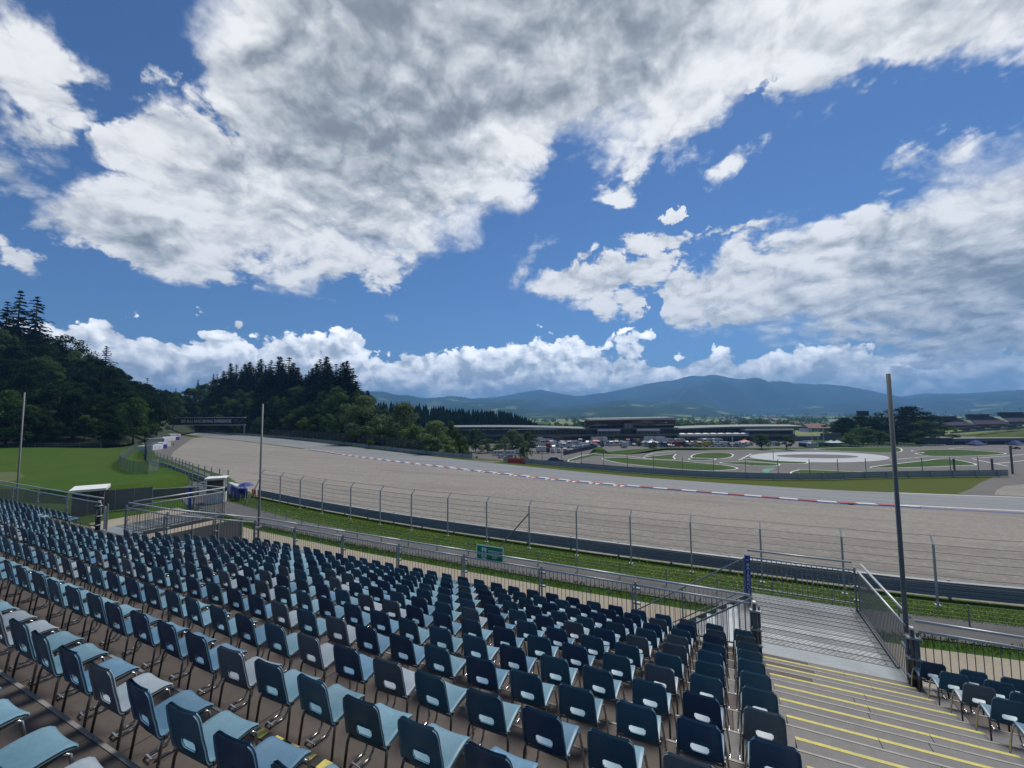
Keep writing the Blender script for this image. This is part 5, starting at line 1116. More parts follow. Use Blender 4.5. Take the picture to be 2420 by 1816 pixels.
# ------------------------------------------------------------ trees
M['lf_dark'] = leaf_mat('dark_leaves', (.012, .028, .011), (.030, .056, .018))
M['lf_mid'] = leaf_mat('mid_green_leaves', (.050, .098, .028), (.10, .16, .048))
M['lf_light'] = leaf_mat('light_willow_leaves', (.13, .185, .085), (.21, .28, .13))
M['needle'] = leaf_mat('spruce_needles', (.009, .024, .012), (.017, .038, .018), .15)
def quads(name, C, Nrm, S, mt, asp=.62, rs=None):
    n = len(C); rs = rs or np.random.RandomState(1)
    Nrm = Nrm/(np.linalg.norm(Nrm, axis=1, keepdims=True)+1e-9); a = rs.normal(size=(n, 3)); U = np.cross(Nrm, a); U /= np.linalg.norm(U, axis=1, keepdims=True)+1e-9; V = np.cross(Nrm, U)
    U = U*S[:, None]; V = V*S[:, None]*asp
    co = np.stack([C-U*.9-V*.25, C-V, C+U, C+V*.8], 1).reshape(-1, 3)
    me = bpy.data.meshes.new(name); me.vertices.add(4*n); me.vertices.foreach_set('co', co.ravel()); me.loops.add(4*n); me.loops.foreach_set('vertex_index', np.arange(4*n))
    me.polygons.add(n); me.polygons.foreach_set('loop_start', np.arange(0, 4*n, 4)); me.polygons.foreach_set('loop_total', np.full(n, 4)); me.update(); me.validate(); me.materials.append(mt); return me
def broad(seed, n=4200, wid=.36, low=.16, leaf=.017, lobes=26, mt='lf_dark', open_=0.0):
    """crown of unit height: leaf faces spread through lobes inside an uneven envelope"""
    rs = np.random.RandomState(seed); Ls = []
    ph = rs.uniform(0, 6.28, 3)
    for i in range(lobes):
        t = rs.uniform(0, 1); z = low+.10+(1-low-.2)*t; env = wid*(math.sin(math.pi*min(1, (t*.78+.22)))**.7)
        a = rs.uniform(0, 6.28); q = env*(1+.22*math.sin(2*a+ph[0])+.12*math.sin(3*a+ph[1]))*math.sqrt(rs.uniform(.12, 1))
        Ls.append((q*math.cos(a), q*math.sin(a), z, wid*rs.uniform(.13, .34)))
    Ls.append((0, 0, .86, wid*.34)); Ls = np.array(Ls); w = Ls[:, 3]**2; k = rs.choice(len(Ls), n, p=w/w.sum())
    d = rs.normal(size=(n, 3)); d /= np.linalg.norm(d, axis=1, keepdims=True); rr = rs.uniform(.30, 1.12, n)**.55
    C = Ls[k, :3]+d*(Ls[k, 3]*rr)[:, None]*np.array([1, 1, .85]); C[:, 2] = np.clip(C[:, 2], low*.6, 1.02)
    N_ = d*.8+np.array([0, 0, .55])+rs.normal(size=(n, 3))*.45
    me = quads('crown', C, N_, leaf*rs.uniform(.6, 1.6, n), M[mt], .6, rs)
    b = MB(); b.tube([(0, 0, -.08), (.004, 0, .1), (0, .006, .3), (.005, 0, .62)], .021, 7, r1=.007)
    for i in range(9):
        l = Ls[i]; z0 = rs.uniform(.14, .45); b.tube([(0, 0, z0), (l[0]*.5, l[1]*.5, z0+(l[2]-z0)*.62), tuple(l[:3])], .009, 5, r1=.003)
    return b.mesh('trunk', M['bark'], True), me
def spruce(seed, wid=.19, n=34, mt='needle', gap=.0):
    rs = np.random.RandomState(seed); C = []; N_ = []; S = []
    for i in range(n):
        t = i/(n-1); z = .10+.88*t; r = wid*(1-t)**.82*rs.uniform(.75, 1.2)+.008; nb = max(5, int(11*(1-t)+5))
        for j in range(nb):
            if rs.uniform() < gap: continue
            a = 6.283*j/nb+rs.uniform(-.35, .35); L = r*rs.uniform(.6, 1.18); m = max(2, int(L/.016))
            for k in range(m):
                f = (k+.6)/m; dr = -.30*f*L+.10*f*f*L; C.append((L*f*math.cos(a)+rs.normal()*.004, L*f*math.sin(a)+rs.normal()*.004, z+dr+rs.normal()*.004)); N_.append((math.cos(a)*.35+rs.normal()*.3, math.sin(a)*.35+rs.normal()*.3, .9)); S.append(.026*(1.15-.4*f)*rs.uniform(.7, 1.3))
    for i in range(14): C.append((rs.normal()*.003, rs.normal()*.003, .96+.04*i/14)); N_.append(rs.normal(size=3)); S.append(.008)
    me = quads('crown', np.array(C), np.array(N_), np.array(S), M[mt], .62, rs)
    b = MB(); b.tube([(0, 0, -.08), (0, 0, .97)], .012, 6, r1=.002); return b.mesh('trunk', M['bark'], True), me
TP = {'bd': [broad(s, 6000, .34, .12, .0165, 46) for s in (11, 12, 13, 14)], 'bm': [broad(s, 5400, .36, .10, .0165, 42, 'lf_mid') for s in (21, 22, 23)],
      'wl': [broad(s, 7000, .42, .05, .0170, 44, 'lf_light') for s in (31, 32)], 'rd': [broad(s, 3800, .50, .03, .022, 22, 'lf_mid') for s in (41, 42)],
      'op': [broad(s, 1500, .36, .22, .0165, 20, 'lf_dark') for s in (51, 52)], 'sp': [spruce(s) for s in (61, 62, 63)], 'so': [spruce(s, .23, 20, gap=.22) for s in (71, 72)], 'co': [broad(81, 3600, .40, .03, .02, 24, 'lf_mid')]}
def tree(kind, p, h, label, group=None, w=1.0, name=None):
    tk, cr = R.choice(TP[kind]); nm = name or ('spruce_tree' if kind in ('sp', 'so') else ('bush' if kind == 'rd' else 'broadleaf_tree'))
    t = thing(nm, label, 'bush' if nm == 'bush' else 'tree', p, R.uniform(0, 6.28), group); t.scale = (h*w, h*w, h)
    put('trunk', tk, t); put('crown', cr, t); return t
def tree_px(kind, px, ytop, ybot, q, label, group=None, width=None):
    """tree standing at depth q whose top is seen at ytop"""
    v = ray(px, ybot)*q; g = gz(v[0], v[1]); t_ = ray(px, ytop); k = math.hypot(v[0], v[1])/math.hypot(t_[0], t_[1]); h = t_[2]*k-g
    w = 1.0
    if width: w = 1.22*(width*q/1000)/(h*{'rd': .98, 'wl': .84, 'bm': .74, 'bd': .72, 'op': .7, 'co': .8}.get(kind, .7))
    return tree(kind, (v[0], v[1], g), h, label, group, w)
# hills carrying the woods: a ridge seen from px to px, foot at qf, crest at qb
def wooded(profile, qf, qb, zf, th, name):
    """profile: (px, canopy top y). Returns ground(px, t) and builds the slope"""
    xs_ = [p[0] for p in profile]; ys_ = [p[1] for p in profile]
    def crest(px):
        y = np.interp(px, xs_, ys_); q = qb(px); p = atq(px, y, q); p[2] -= th; return p
    def foot(px): q = qf(px); p = atq(px, 1000, q); p[2] = zf; return p
    def g(px, t):
        a, b = foot(px), crest(px); p = a+(b-a)*t; s = t*t*(3-2*t)*.5+t*.5; p[2] = a[2]+(max(b[2], a[2]-2)-a[2])*s; return p
    mb = MB(); pxs = np.arange(xs_[0], xs_[-1]+1, 18); T = (0, .2, .4, .6, .8, 1.0); vs = []
    for px in pxs:
        col_ = [g(px, t) for t in T]; e = col_[-1].copy(); d = e/np.linalg.norm(e[:2]); e = e+d*160; e[2] = min(col_[-1][2]*.4-6, col_[-1][2]); vs += [tuple(c) for c in col_]+[tuple(e)]
    k = len(T)+1; mb.add(vs, [(i*k+j, i*k+j+1, (i+1)*k+j+1, (i+1)*k+j) for i in range(len(pxs)-1) for j in range(k-1)]); struct(mb.build(name, M['wfloor'], None, True)); return g
M['wfloor'] = mat('woodland_floor', (.018, .030, .010), .95, noise=[(.2, .6, (.03, .04, .015))])
PA = [(-420, 700), (-200, 735), (0, 765), (60, 772), (105, 795), (150, 815), (200, 832), (260, 850), (310, 872), (345, 897), (375, 912), (430, 924), (470, 932)]
gA = wooded(PA, lambda px: np.interp(px, [-420, 300, 380, 470], [120, 165, 215, 300]), lambda px: np.interp(px, [-420, 300, 470], [215, 255, 390]), ZM-.6, 19, 'wooded_slope')
for j, t_ in enumerate((.02, .2, .4, .6, .8, 1.0)):
    st = (34, 32, 30, 30, 28, 26)[j]; px = -170+R.uniform(0, 20)
    while px < (388 if t_ < .5 else 462):
        p = gA(px+R.uniform(-9, 9), min(1, max(0, t_+R.uniform(-.07, .07)))); h = R.uniform(15, 21) if t_ < .95 else R.uniform(15, 20)
        kd = 'bd' if R.random() < .92 else 'bm'
        if j > 1 and R.random() < .14: kd = 'so'; h *= 1.15
        if j == 0 and R.random() < .5: h *= .66; kd = 'bm' if R.random() < .2 else 'bd'
        tree(kd, p, h, ('dark conifer' if kd == 'so' else 'dark leafy tree')+' massed in the wooded slope behind the meadow at left', 'conifers of the left wooded slope' if kd == 'so' else 'leafy trees of the left wooded slope', R.uniform(1.0, 1.3)); px += st*R.uniform(.8, 1.2)
for px, y, h, k, l in ((42, 686, 27, 'so', 'tallest gaunt spruce standing above the wood at far left'), (83, 700, 24, 'so', 'second gaunt spruce right beside the tallest one at far left'), (14, 712, 22, 'so', 'spruce at the left edge beside the tallest one'),
                       (120, 792, 14, 'op', 'loose thin crowned tree just right of the gaunt spruces'), (152, 786, 16, 'op', 'wide loose thin crowned tree on the skyline of the left wood'), (250, 818, 17, 'so', 'ragged dark conifer on the falling skyline of the left wood'), (178, 812, 13, 'op', 'small loose crowned tree on the left skyline')):
    p = gA(px, .97); v = ray(px, y); kk = math.hypot(p[0], p[1])/math.hypot(v[0], v[1]); h = v[2]*kk-p[2]; tree(k, p, h, l, None, 1.3 if k == 'op' else 1.7)
PB = [(400, 925), (440, 922), (480, 900), (520, 893), (560, 882), (640, 880), (700, 890), (740, 888), (800, 880), (830, 905), (870, 930), (905, 950)]
gB = wooded(PB, lambda px: np.interp(px, [400, 480, 560, 620, 700, 800, 905], [330, 300, 272, 262, 222, 182, 168]), lambda px: np.interp(px, [400, 620, 905], [400, 345, 250]), GZ, 16, 'wooded_rise')
for j, t_ in enumerate((.04, .28, .52, .78, 1.0)):
    st = (24, 21, 20, 20, 19)[j]; px = 418+R.uniform(0, 15)
    while px < 880:
        p = gB(px+R.uniform(-6, 6), min(1, max(0, t_+R.uniform(-.08, .08)))); h = R.uniform(13, 18)
        kd = 'bd' if R.random() < .45 else 'bm'
        if t_ > .7 and R.random() < .6: kd = 'sp'; h *= R.uniform(.9, 1.3)
        if j == 0: h *= .75
        tree(kd, p, h, ('dark spruce' if kd == 'sp' else 'leafy tree')+' massed in the wooded rise behind the gantry', 'spruces of the wooded rise' if kd == 'sp' else 'leafy trees of the wooded rise', R.uniform(1.0, 1.3)); px += st*R.uniform(.8, 1.2)
SP = ((511, 884), (525, 872), (542, 857), (559, 866), (575, 855), (593, 850), (606, 870), (618, 852), (632, 868), (645, 856), (658, 841), (669, 858), (681, 850), (693, 858), (707, 868), (722, 884), (735, 872), (745, 860), (757, 854), (768, 845), (780, 862), (797, 856), (810, 858), (818, 852), (832, 874), (847, 905), (865, 920))
for i, (px, y) in enumerate(SP):
    px += R.uniform(-5, 5); y += R.uniform(-3, 7)
    p = gB(px, .8+.15*(i % 2)); v = ray(px, y); kk = math.hypot(p[0], p[1])/math.hypot(v[0], v[1]); h = v[2]*kk-p[2]; tree('sp' if i % 3 else 'so', p, h*1.02, f'dark pointed spruce on the skyline of the wooded rise, {nth(i+1)} from the left', 'skyline spruces of the wooded rise', R.uniform(1.9, 2.9))
for kd, x0, x1, yt, yb, q, l in (
    ('wl', 811, 908, 934, 1038, 172, 'large pale green willow behind the fence, leftmost of the light trees'), ('wl', 905, 1002, 950, 1036, 160, 'broad pale tree just right of the large willow'), ('rd', 872, 938, 1008, 1042, 152, 'low rounded bush in front of the large willow'),
    ('rd', 946, 1018, 1003, 1050, 140, 'round dark green bush in the middle of the light trees'), ('wl', 984, 1072, 994, 1075, 128, 'pale spreading willow at the right end of the tree belt'), ('bm', 1070, 1102, 1022, 1070, 126, 'small upright tree beside the spreading willow'),
    ('bm', 1050, 1085, 990, 1030, 165, 'mid green tree behind the spreading willow'), ('rd', 1101, 1146, 1012, 1056, 240, 'round dense dark tree in front of the pit building'), ('rd', 1128, 1178, 1036, 1070, 232, 'low spreading bush right below the round dense tree'), ('rd', 1085, 1118, 1050, 1078, 140, 'low brownish bush left of the spreading bush'),
    ('wl', 1186, 1236, 1016, 1066, 228, 'tall pale tree at the left edge of the paddock'), ('bm', 1226, 1270, 1019, 1062, 240, 'broad green tree right of the tall pale one'), ('rd', 1222, 1260, 1050, 1088, 138, 'dark bush beside the paddock entrance fence'), ('rd', 1180, 1204, 1030, 1062, 240, 'small dark tree left of the tall pale one'),
    ('bm', 1782, 1818, 1024, 1059, 240, 'round topped tree in front of the right wing of the pit building'), ('co', 1842, 1874, 1028, 1060, 236, 'dense conical tree right of the round topped one'), ('rd', 1536, 1554, 1042, 1062, 240, 'small dark bush among the paddock tents')):
    tree_px(kd, (x0+x1)/2, yt, yb, q, l, None, x1-x0)
for i, (kd, x0, x1, yt, q) in enumerate((('bd', 1974, 2030, 984, 300), ('bd', 2010, 2068, 980, 310), ('bd', 2054, 2112, 986, 305), ('bd', 1966, 2004, 1000, 285), ('bm', 2018, 2062, 1008, 268), ('bd', 2084, 2130, 994, 300), ('bd', 2112, 2200, 956, 320), ('bd', 2130, 2180, 1000, 290), ('bm', 2160, 2206, 992, 300), ('bd', 2096, 2146, 1012, 270), ('rd', 1990, 2030, 1022, 258), ('rd', 2150, 2196, 1018, 262), ('rd', 2060, 2096, 1018, 262))):
    nm_ = {6: 'tallest round crowned tree of the right-hand clump', 10: 'low bush at the front left of the right-hand clump', 11: 'low bush at the front right of the right-hand clump', 12: 'low bush in the front middle of the right-hand clump'}.get(i, f'dark leafy tree of the right-hand clump, number {ON[i+1]} from its left')
    nm_ = nm_.replace('number ', '')
    tree_px(kd, (x0+x1)/2, yt, 1054, q, nm_, None, (x1-x0)*1.3)
tree_px('rd', 2232, 1004, 1036, 300, 'yellowish bush below the far grandstand', None, 44); tree_px('bm', 2196, 1010, 1036, 310, 'small tree left of the far grandstand', None, 30)
# far spruce wood: reads as one mass
def far_wood():
    mb = MB(); X = [865, 900, 944, 990, 1025, 1071, 1125, 1174, 1193, 1223, 1245, 1266, 1290]; Y = [952, 949, 947, 952, 955, 961, 965, 967, 969, 977, 986, 996, 1008]
    for i in range(850):
        px = 865+(1290-865)*R.random()**.9; t = R.random(); yt = np.interp(px, X, Y); base = 1012
        y = yt+R.uniform(-2.5, 4)+(1-t)*max(0, base-yt)*.55; q = 400+80*t; top = atq(px, y, q); h = R.uniform(12, 24); r = h*R.uniform(.14, .24); z0 = top[2]-h; n = 7
        for k in range(4):
            zb = z0+h*(.08+.22*k); zt = z0+h*(.08+.22*k+.36) if k < 3 else top[2]; rr = r*(1-k*.22); a0 = R.random()*6
            vs = [(top[0]+rr*(.75+.5*R.random())*math.cos(a0+6.283*j/n), top[1]+rr*(.75+.5*R.random())*math.sin(a0+6.283*j/n), zb+h*.04*R.uniform(-1, 1)) for j in range(n)]+[(top[0], top[1], zt)]
            mb.add(vs, [(j, (j+1) % n, n) for j in range(n)])
        mb.tube([(top[0], top[1], z0-3), (top[0], top[1], z0+h*.2)], .25, 4, cap=False)
    return mb.build('distant_wood', M['needle'])
tag(far_wood(), 'long dark spruce wood falling toward the pit building in the distance', 'wood', kind='stuff')
mb = MB(); pxs = np.arange(850, 1301, 15); T = [(np.interp(px, [865, 944, 1071, 1193, 1245, 1290], [952, 947, 961, 969, 986, 1008])) for px in pxs]; vs = []
for px, y in zip(pxs, T):
    a = atq(px, 1000, 392); a[2] = ZI-1; b = atq(px, y, 480); b[2] = max(b[2]-18, ZI-.5); c = b*1.25; c[2] = ZI-6; vs += [tuple(a), tuple(b), tuple(c)]
mb.add(vs, [(i*3+j, i*3+j+1, (i+1)*3+j+1, (i+1)*3+j) for i in range(len(pxs)-1) for j in range(2)]); struct(mb.build('wooded_hill', M['wfloor'], None, True))
# valley: hedgerows and groves as one mass, villages as small houses
def groves():
    rs = np.random.RandomState(5); C = []; S = []
    def blob(px, q, n, wpx, hh):
        for i in range(n):
            v = ray(px+rs.uniform(-wpx, wpx), 980); p = v*(q*rs.uniform(.97, 1.03)); g = gz(p[0], p[1]); hgt = hh*rs.uniform(.6, 1.2)
            for k in range(14): d = rs.normal(size=3); d /= np.linalg.norm(d); C.append((p[0]+d[0]*hgt*.45, p[1]+d[1]*hgt*.45, g+hgt*.55+d[2]*hgt*.45)); S.append(hgt*.30*rs.uniform(.6, 1.3))
    for px, q, n, w, h in ((1345, 520, 26, 40, 10), (1290, 620, 14, 20, 9), (1375, 600, 20, 18, 11), (1615, 560, 24, 24, 11), (1660, 700, 16, 10, 11), (1710, 560, 34, 24, 10), (1770, 520, 22, 26, 11), (1800, 640, 12, 14, 13), (1632, 480, 6, 6, 8), (1658, 480, 3, 2, 7), (1880, 620, 40, 60, 9), (1950, 560, 26, 34, 9), (1240, 480, 10, 30, 9), (1190, 470, 14, 40, 12), (1100, 460, 18, 40, 13), (1850, 520, 10, 12, 12), (2240, 700, 40, 60, 8), (2360, 640, 40, 90, 8),
                         (1500, 900, 40, 110, 10), (1700, 1000, 70, 160, 11), (1900, 1100, 80, 160, 11), (1800, 1500, 90, 260, 12), (1600, 2000, 60, 260, 14), (2100, 1300, 90, 220, 11), (2250, 2200, 80, 260, 14), (1750, 3000, 80, 420, 16), (2000, 3800, 80, 400, 18), (1400, 1500, 50, 140, 12)): blob(px, q, n, w, h)
    C = np.array(C); return quads('far_groves', C, rs.normal(size=C.shape)+np.array([0, 0, .7]), np.array(S), M['lf_mid'], .8, rs)
tag(put('far_groves', groves()), 'hedgerows and groves scattered across the valley floor beyond the pit building', 'groves', kind='stuff')
for i in range(110):
    px = R.choice((R.gauss(1775, 70), R.gauss(1870, 60), R.uniform(1280, 2420), R.gauss(2120, 60))); fd = R.choice((900, 1100, 1300, 1700, 2300, 3000))*R.uniform(.9, 1.15); v = ray(px, 985)*fd; g = gz(v[0], v[1]); s = R.uniform(9, 20)
    if not 1270 < px < 2450: continue
    a = s*1000/fd/2; yb = proj((v[0], v[1], g))[1]; house(px-a, px+a, yb-s*.62*1000/fd, yb, fd, 'small pale house of the distant village in the valley', R.choice(('rust', 'rust', 'clad', 'roof_g')), 'houses of the distant villages', R.uniform(-.8, .8))
for px, l, wpx, y0 in ((2235, 'slender dark tower far away in the valley at right', 1.2, 970), (2374, 'pale tall tower far away in the valley at right', 2.2, 962), (2411, 'dark water tower far away at the right edge', 3.5, 964), (2290, 'small pale tower in the far valley between the two taller ones', 2.0, 970)):
    t = Bld('far_tower', l, 'tower', 3200, px, 979); t.part('shaft', M['roof_g'] if 'pale' in l else M['clad_d'], (px-wpx/2, px+wpx/2, y0+2, 980, 0, 4)); t.part('head', M['roof_g'] if 'pale' in l else M['clad_d'], (px-wpx*.8, px+wpx*.8, y0, y0+3, -1, 5))

# ------------------------------------------------------------ hills
def hill_mat(name, c1_, c2_, c3_, sc_, thr):
    m = mat(name, c1_, .95, spec=.05); nt = m.node_tree; N = nt.nodes; L = nt.links; b = N['Principled BSDF']; geo = N.new('ShaderNodeNewGeometry')
    n = N.new('ShaderNodeTexNoise'); n.inputs['Scale'].default_value = sc_; n.inputs['Detail'].default_value = 7; n.inputs['Roughness'].default_value = .62; L.new(geo.outputs['Position'], n.inputs['Vector'])
    cr = N.new('ShaderNodeValToRGB'); L.new(n.outputs['Fac'], cr.inputs[0]); e = cr.color_ramp.elements; e[0].position = thr-.12; e[0].color = (*c1_, 1); e[1].position = thr; e[1].color = (*c2_, 1); x = e.new(thr+.03); x.color = (*c3_, 1); L.new(cr.outputs[0], b.inputs['Base Color']); return m
M['h_far'] = hill_mat('far_mountain_forest', (.012, .026, .020), (.022, .040, .026), (.08, .11, .06), .0011, .62)
M['h_mid'] = hill_mat('hill_forest_and_meadow', (.018, .040, .016), (.032, .062, .022), (.19, .22, .08), .0024, .585)
def ridge(name, prof, dist, depth, mt, rough, seed, foot=-34, back=.9):
    rs = np.random.RandomState(seed); xs_ = np.arange(prof[0][0], prof[-1][0]+1, 7.0); yy = np.interp(xs_, [p[0] for p in prof], [p[1] for p in prof]); nT = 26; vs = []
    ph = rs.uniform(0, 6.28, (6, 2)); fr = rs.uniform(.4, 1.6, (6, 2))*np.array([.035, 7])
    yy = np.convolve(np.pad(yy, 2, 'edge'), [.1, .2, .4, .2, .1], 'valid')+rs.normal(size=len(xs_))*.35
    for x, y in zip(xs_, yy):
        v = ray(x, y); hd = math.hypot(v[0], v[1]); dr = np.array([v[0]/hd, v[1]/hd]); zt = v[2]/hd*dist
        for k in range(nT):
            t = k/(nT-1); r = dist-depth*(1-t); base = foot+(zt-foot)*(t**1.25); w_ = math.sin(math.pi*t)
            nz = sum(math.sin(x*fr[i, 0]+t*fr[i, 1]+ph[i, 0])*math.sin(t*fr[i, 1]*1.7+x*fr[i, 0]*.6+ph[i, 1]) for i in range(6))/2.2
            z = base+w_*nz*rough*1.25*(zt-foot); vs.append((dr[0]*r, dr[1]*r, z if t > 0 else foot-20))
        r = dist+depth*back; vs.append((dr[0]*r, dr[1]*r, foot-20))
    k = nT+1; mb = MB(); mb.add(vs, [(i*k+j, i*k+j+1, (i+1)*k+j+1, (i+1)*k+j) for i in range(len(xs_)-1) for j in range(k-1)]); return struct(mb.build(name, M[mt], None, True))
ridge('mountains', [(820, 946), (900, 938), (1100, 944), (1193, 936), (1230, 928), (1275, 921), (1320, 930), (1368, 937), (1410, 932), (1455, 924), (1505, 913), (1553, 903), (1600, 898), (1622, 890), (1641, 888), (1660, 891), (1679, 885), (1700, 887), (1718, 892), (1745, 897), (1772, 899), (1800, 902), (1860, 906), (1958, 909), (2000, 913), (2035, 919), (2080, 929), (2122, 937), (2170, 946), (2260, 952), (2500, 962)], 8600, 3600, 'h_far', .20, 3)
ridge('mountains', [(1900, 962), (2050, 947), (2122, 939), (2188, 930), (2260, 931), (2330, 927), (2420, 921), (2600, 912)], 9800, 3000, 'h_far', .16, 4)
ridge('mountains', [(2000, 968), (2120, 944), (2200, 938), (2300, 934), (2420, 926), (2650, 915)], 8000, 2600, 'h_far', .18, 9)
ridge('hills', [(700, 905), (800, 918), (880, 926), (905, 925), (936, 934), (968, 934), (1000, 943), (1036, 940), (1060, 937), (1093, 938), (1125, 945), (1193, 942), (1240, 946), (1300, 958), (1360, 972)], 6200, 2400, 'h_mid', .20, 5)
ridge('hills', [(980, 962), (1066, 956), (1112, 952), (1190, 952), (1234, 957), (1270, 966), (1330, 962), (1400, 955), (1440, 949), (1463, 946), (1486, 946), (1502, 950), (1558, 951), (1590, 950), (1626, 949), (1671, 956), (1712, 970), (1760, 977)], 4600, 1500, 'h_mid', .16, 6)
ridge('hills', [(1180, 985), (1244, 980), (1316, 974), (1366, 968), (1400, 966), (1445, 961), (1490, 959), (1530, 964), (1580, 972), (1640, 978)], 3300, 900, 'h_mid', .14, 7)
ridge('hills', [(1700, 979), (1800, 968), (1880, 962), (1990, 955), (2100, 960), (2200, 958), (2330, 951), (2420, 944), (2600, 940)], 6600, 1500, 'h_mid', .16, 8)
# ------------------------------------------------------------ sky, sun, air
SUN_EL, SUN_AZ = rad(58), rad(8)             # azimuth measured clockwise from the stand's forward direction (+Y)
w = bpy.data.worlds.new('World'); sc.world = w; w.use_nodes = True; nt = w.node_tree; N = nt.nodes; L = nt.links
for n in list(N): N.remove(n)
def nd(t, **k):
    n = N.new(t)
    for a, v in k.items(): setattr(n, a, v)
    return n
def val(s, x):
    if isinstance(x, (int, float)): s.default_value = x
    else: L.new(x, s)
def m_(op, a, b=None, c=None, clamp=False):
    n = nd('ShaderNodeMath', operation=op, use_clamp=clamp); val(n.inputs[0], a)
    if b is not None: val(n.inputs[1], b)
    if c is not None: val(n.inputs[2], c)
    return n.outputs[0]
def mr(x, a, b, c=0, d=1, smooth_=True):
    n = nd('ShaderNodeMapRange', interpolation_type='SMOOTHSTEP' if smooth_ else 'LINEAR'); val(n.inputs[0], x)
    for i, v in enumerate((a, b, c, d)): n.inputs[i+1].default_value = v
    return n.outputs[0]
tc = nd('ShaderNodeTexCoord'); DIR = tc.outputs['Generated']
sx = nd('ShaderNodeSeparateXYZ'); L.new(DIR, sx.inputs[0])
# azimuth (from the view heading, right positive) and elevation of the direction, in radians
rot = nd('ShaderNodeVectorRotate', rotation_type='Z_AXIS'); rot.inputs['Angle'].default_value = -yaw; L.new(DIR, rot.inputs['Vector']); s2 = nd('ShaderNodeSeparateXYZ'); L.new(rot.outputs[0], s2.inputs[0])
AZ = m_('ARCTAN2', s2.outputs[0], s2.outputs[1]); EL = m_('ARCSINE', sx.outputs[2])
def _n(scale, off):
    mp = nd('ShaderNodeMapping'); mp.inputs['Location'].default_value = off; L.new(rot.outputs[0], mp.inputs[0])
    n = nd('ShaderNodeTexNoise'); n.inputs['Scale'].default_value = scale; n.inputs['Detail'].default_value = 6; n.inputs['Roughness'].default_value = .62; L.new(mp.outputs[0], n.inputs['Vector']); return n.outputs['Fac']
AZ0, EL0 = AZ, EL
AZ = m_('ADD', AZ, m_('MULTIPLY', m_('SUBTRACT', _n(5.5, (0, 0, 0)), .5), .30)); EL = m_('ADD', EL, m_('MULTIPLY', m_('SUBTRACT', _n(6.5, (4, 2, 7)), .5), .20))
comb = nd('ShaderNodeCombineXYZ'); L.new(AZ, comb.inputs[0]); L.new(EL, comb.inputs[1]); AE = comb.outputs[0]
def sky_ae(x, y): v = ray(x, y); v = v/np.linalg.norm(v); return math.atan2(v@r0, v@f0), math.asin(v[2])
def noise(vec, scale, detail=6, rough=.55, dist=0.0, off=(0, 0, 0), sc3=(1, 1, 1)):
    mp = nd('ShaderNodeMapping'); mp.inputs['Location'].default_value = off; mp.inputs['Scale'].default_value = sc3; L.new(vec, mp.inputs[0])
    n = nd('ShaderNodeTexNoise'); n.inputs['Scale'].default_value = scale; n.inputs['Detail'].default_value = detail; n.inputs['Roughness'].default_value = rough; n.inputs['Distortion'].default_value = dist; L.new(mp.outputs[0], n.inputs['Vector']); return n.outputs['Fac']
def curve_el(pts, lo=-1.6, hi=1.6, emax=1.6):
    """elevation as a function of azimuth through the given photo points (x increasing)"""
    f = nd('ShaderNodeFloatCurve'); c = f.mapping.curves[0]; P = [sky_ae(*p) for p in pts]
    P = [((a-lo)/(hi-lo), max(0, min(1, e/emax))) for a, e in P]
    for p in c.points[1:-1]: c.points.remove(p)
    c.points[0].location = (0, P[0][1]); c.points[-1].location = (1, P[-1][1])
    for p in P: q = c.points.new(*p); q.handle_type = 'VECTOR'
    f.mapping.update(); x = mr(AZ, lo, hi, 0, 1, False); L.new(x, f.inputs['Value']); return m_('MULTIPLY', f.outputs[0], emax)
def blob(x, y, rx, ry, ang=0):
    """1 at the middle of an elliptical patch, 0 at its rim, negative outside"""
    a, e = sky_ae(x, y); k = 1/math.sqrt(1+((x-CX)/F)**2); vt = nd('ShaderNodeVectorMath', operation='SUBTRACT'); L.new(AE, vt.inputs[0]); vt.inputs[1].default_value = (a, e, 0)
    vr = nd('ShaderNodeVectorRotate', rotation_type='Z_AXIS'); vr.inputs['Angle'].default_value = rad(-ang); L.new(vt.outputs[0], vr.inputs['Vector'])
    vs = nd('ShaderNodeVectorMath', operation='MULTIPLY'); L.new(vr.outputs[0], vs.inputs[0]); vs.inputs[1].default_value = (1/(rx/F*k*k), 1/(ry/F*k), 0)
    ln = nd('ShaderNodeVectorMath', operation='LENGTH'); L.new(vs.outputs[0], ln.inputs[0]); return m_('SUBTRACT', 1, ln.outputs['Value'])
def mx_(*a):
    o = a[0]
    for b in a[1:]: o = m_('MAXIMUM', o, b)
    return o
V = lambda *p: [(x*1.094, y*1.094) for x, y in p]
# the great cloud overhead: everything above this edge
edgeA = curve_el(V((-900, -700), (-300, -620), (200, 590), (385, 590), (440, 595), (475, 605), (520, 625), (580, 655), (700, 668), (830, 655), (905, 632), (930, 590), (1010, 555), (1080, 515), (1125, 455), (1170, 415), (1240, 385), (1330, 390), (1390, 398), (1450, 360), (1500, 345), (1530, 325), (1560, 290), (1590, 262), (1650, 225), (1720, 262), (1790, 230), (1870, 215), (1950, 205), (2080, 190), (2212, 160), (2500, 100), (3000, -100)))
dA = m_('MULTIPLY', m_('SUBTRACT', EL, edgeA), 5.0)
dA = m_('MINIMUM', dA, m_('MULTIPLY', m_('SUBTRACT', AZ, sky_ae(430, 250)[0]), 6.0))
dA = mx_(dA, m_('MULTIPLY', mx_(blob(330*1.094, 510*1.094, 250, 120, -14), blob(430*1.094, 350*1.094, 190, 130, -12)), 1.1))
cut = m_('MULTIPLY', mx_(blob(1955, 50, 100, 26, 32), blob(1800, 215, 60, 16, 42)), .9)        # blue channel top right
dA = m_('SUBTRACT', dA, m_('MAXIMUM', m_('MULTIPLY', cut, .45), 0))
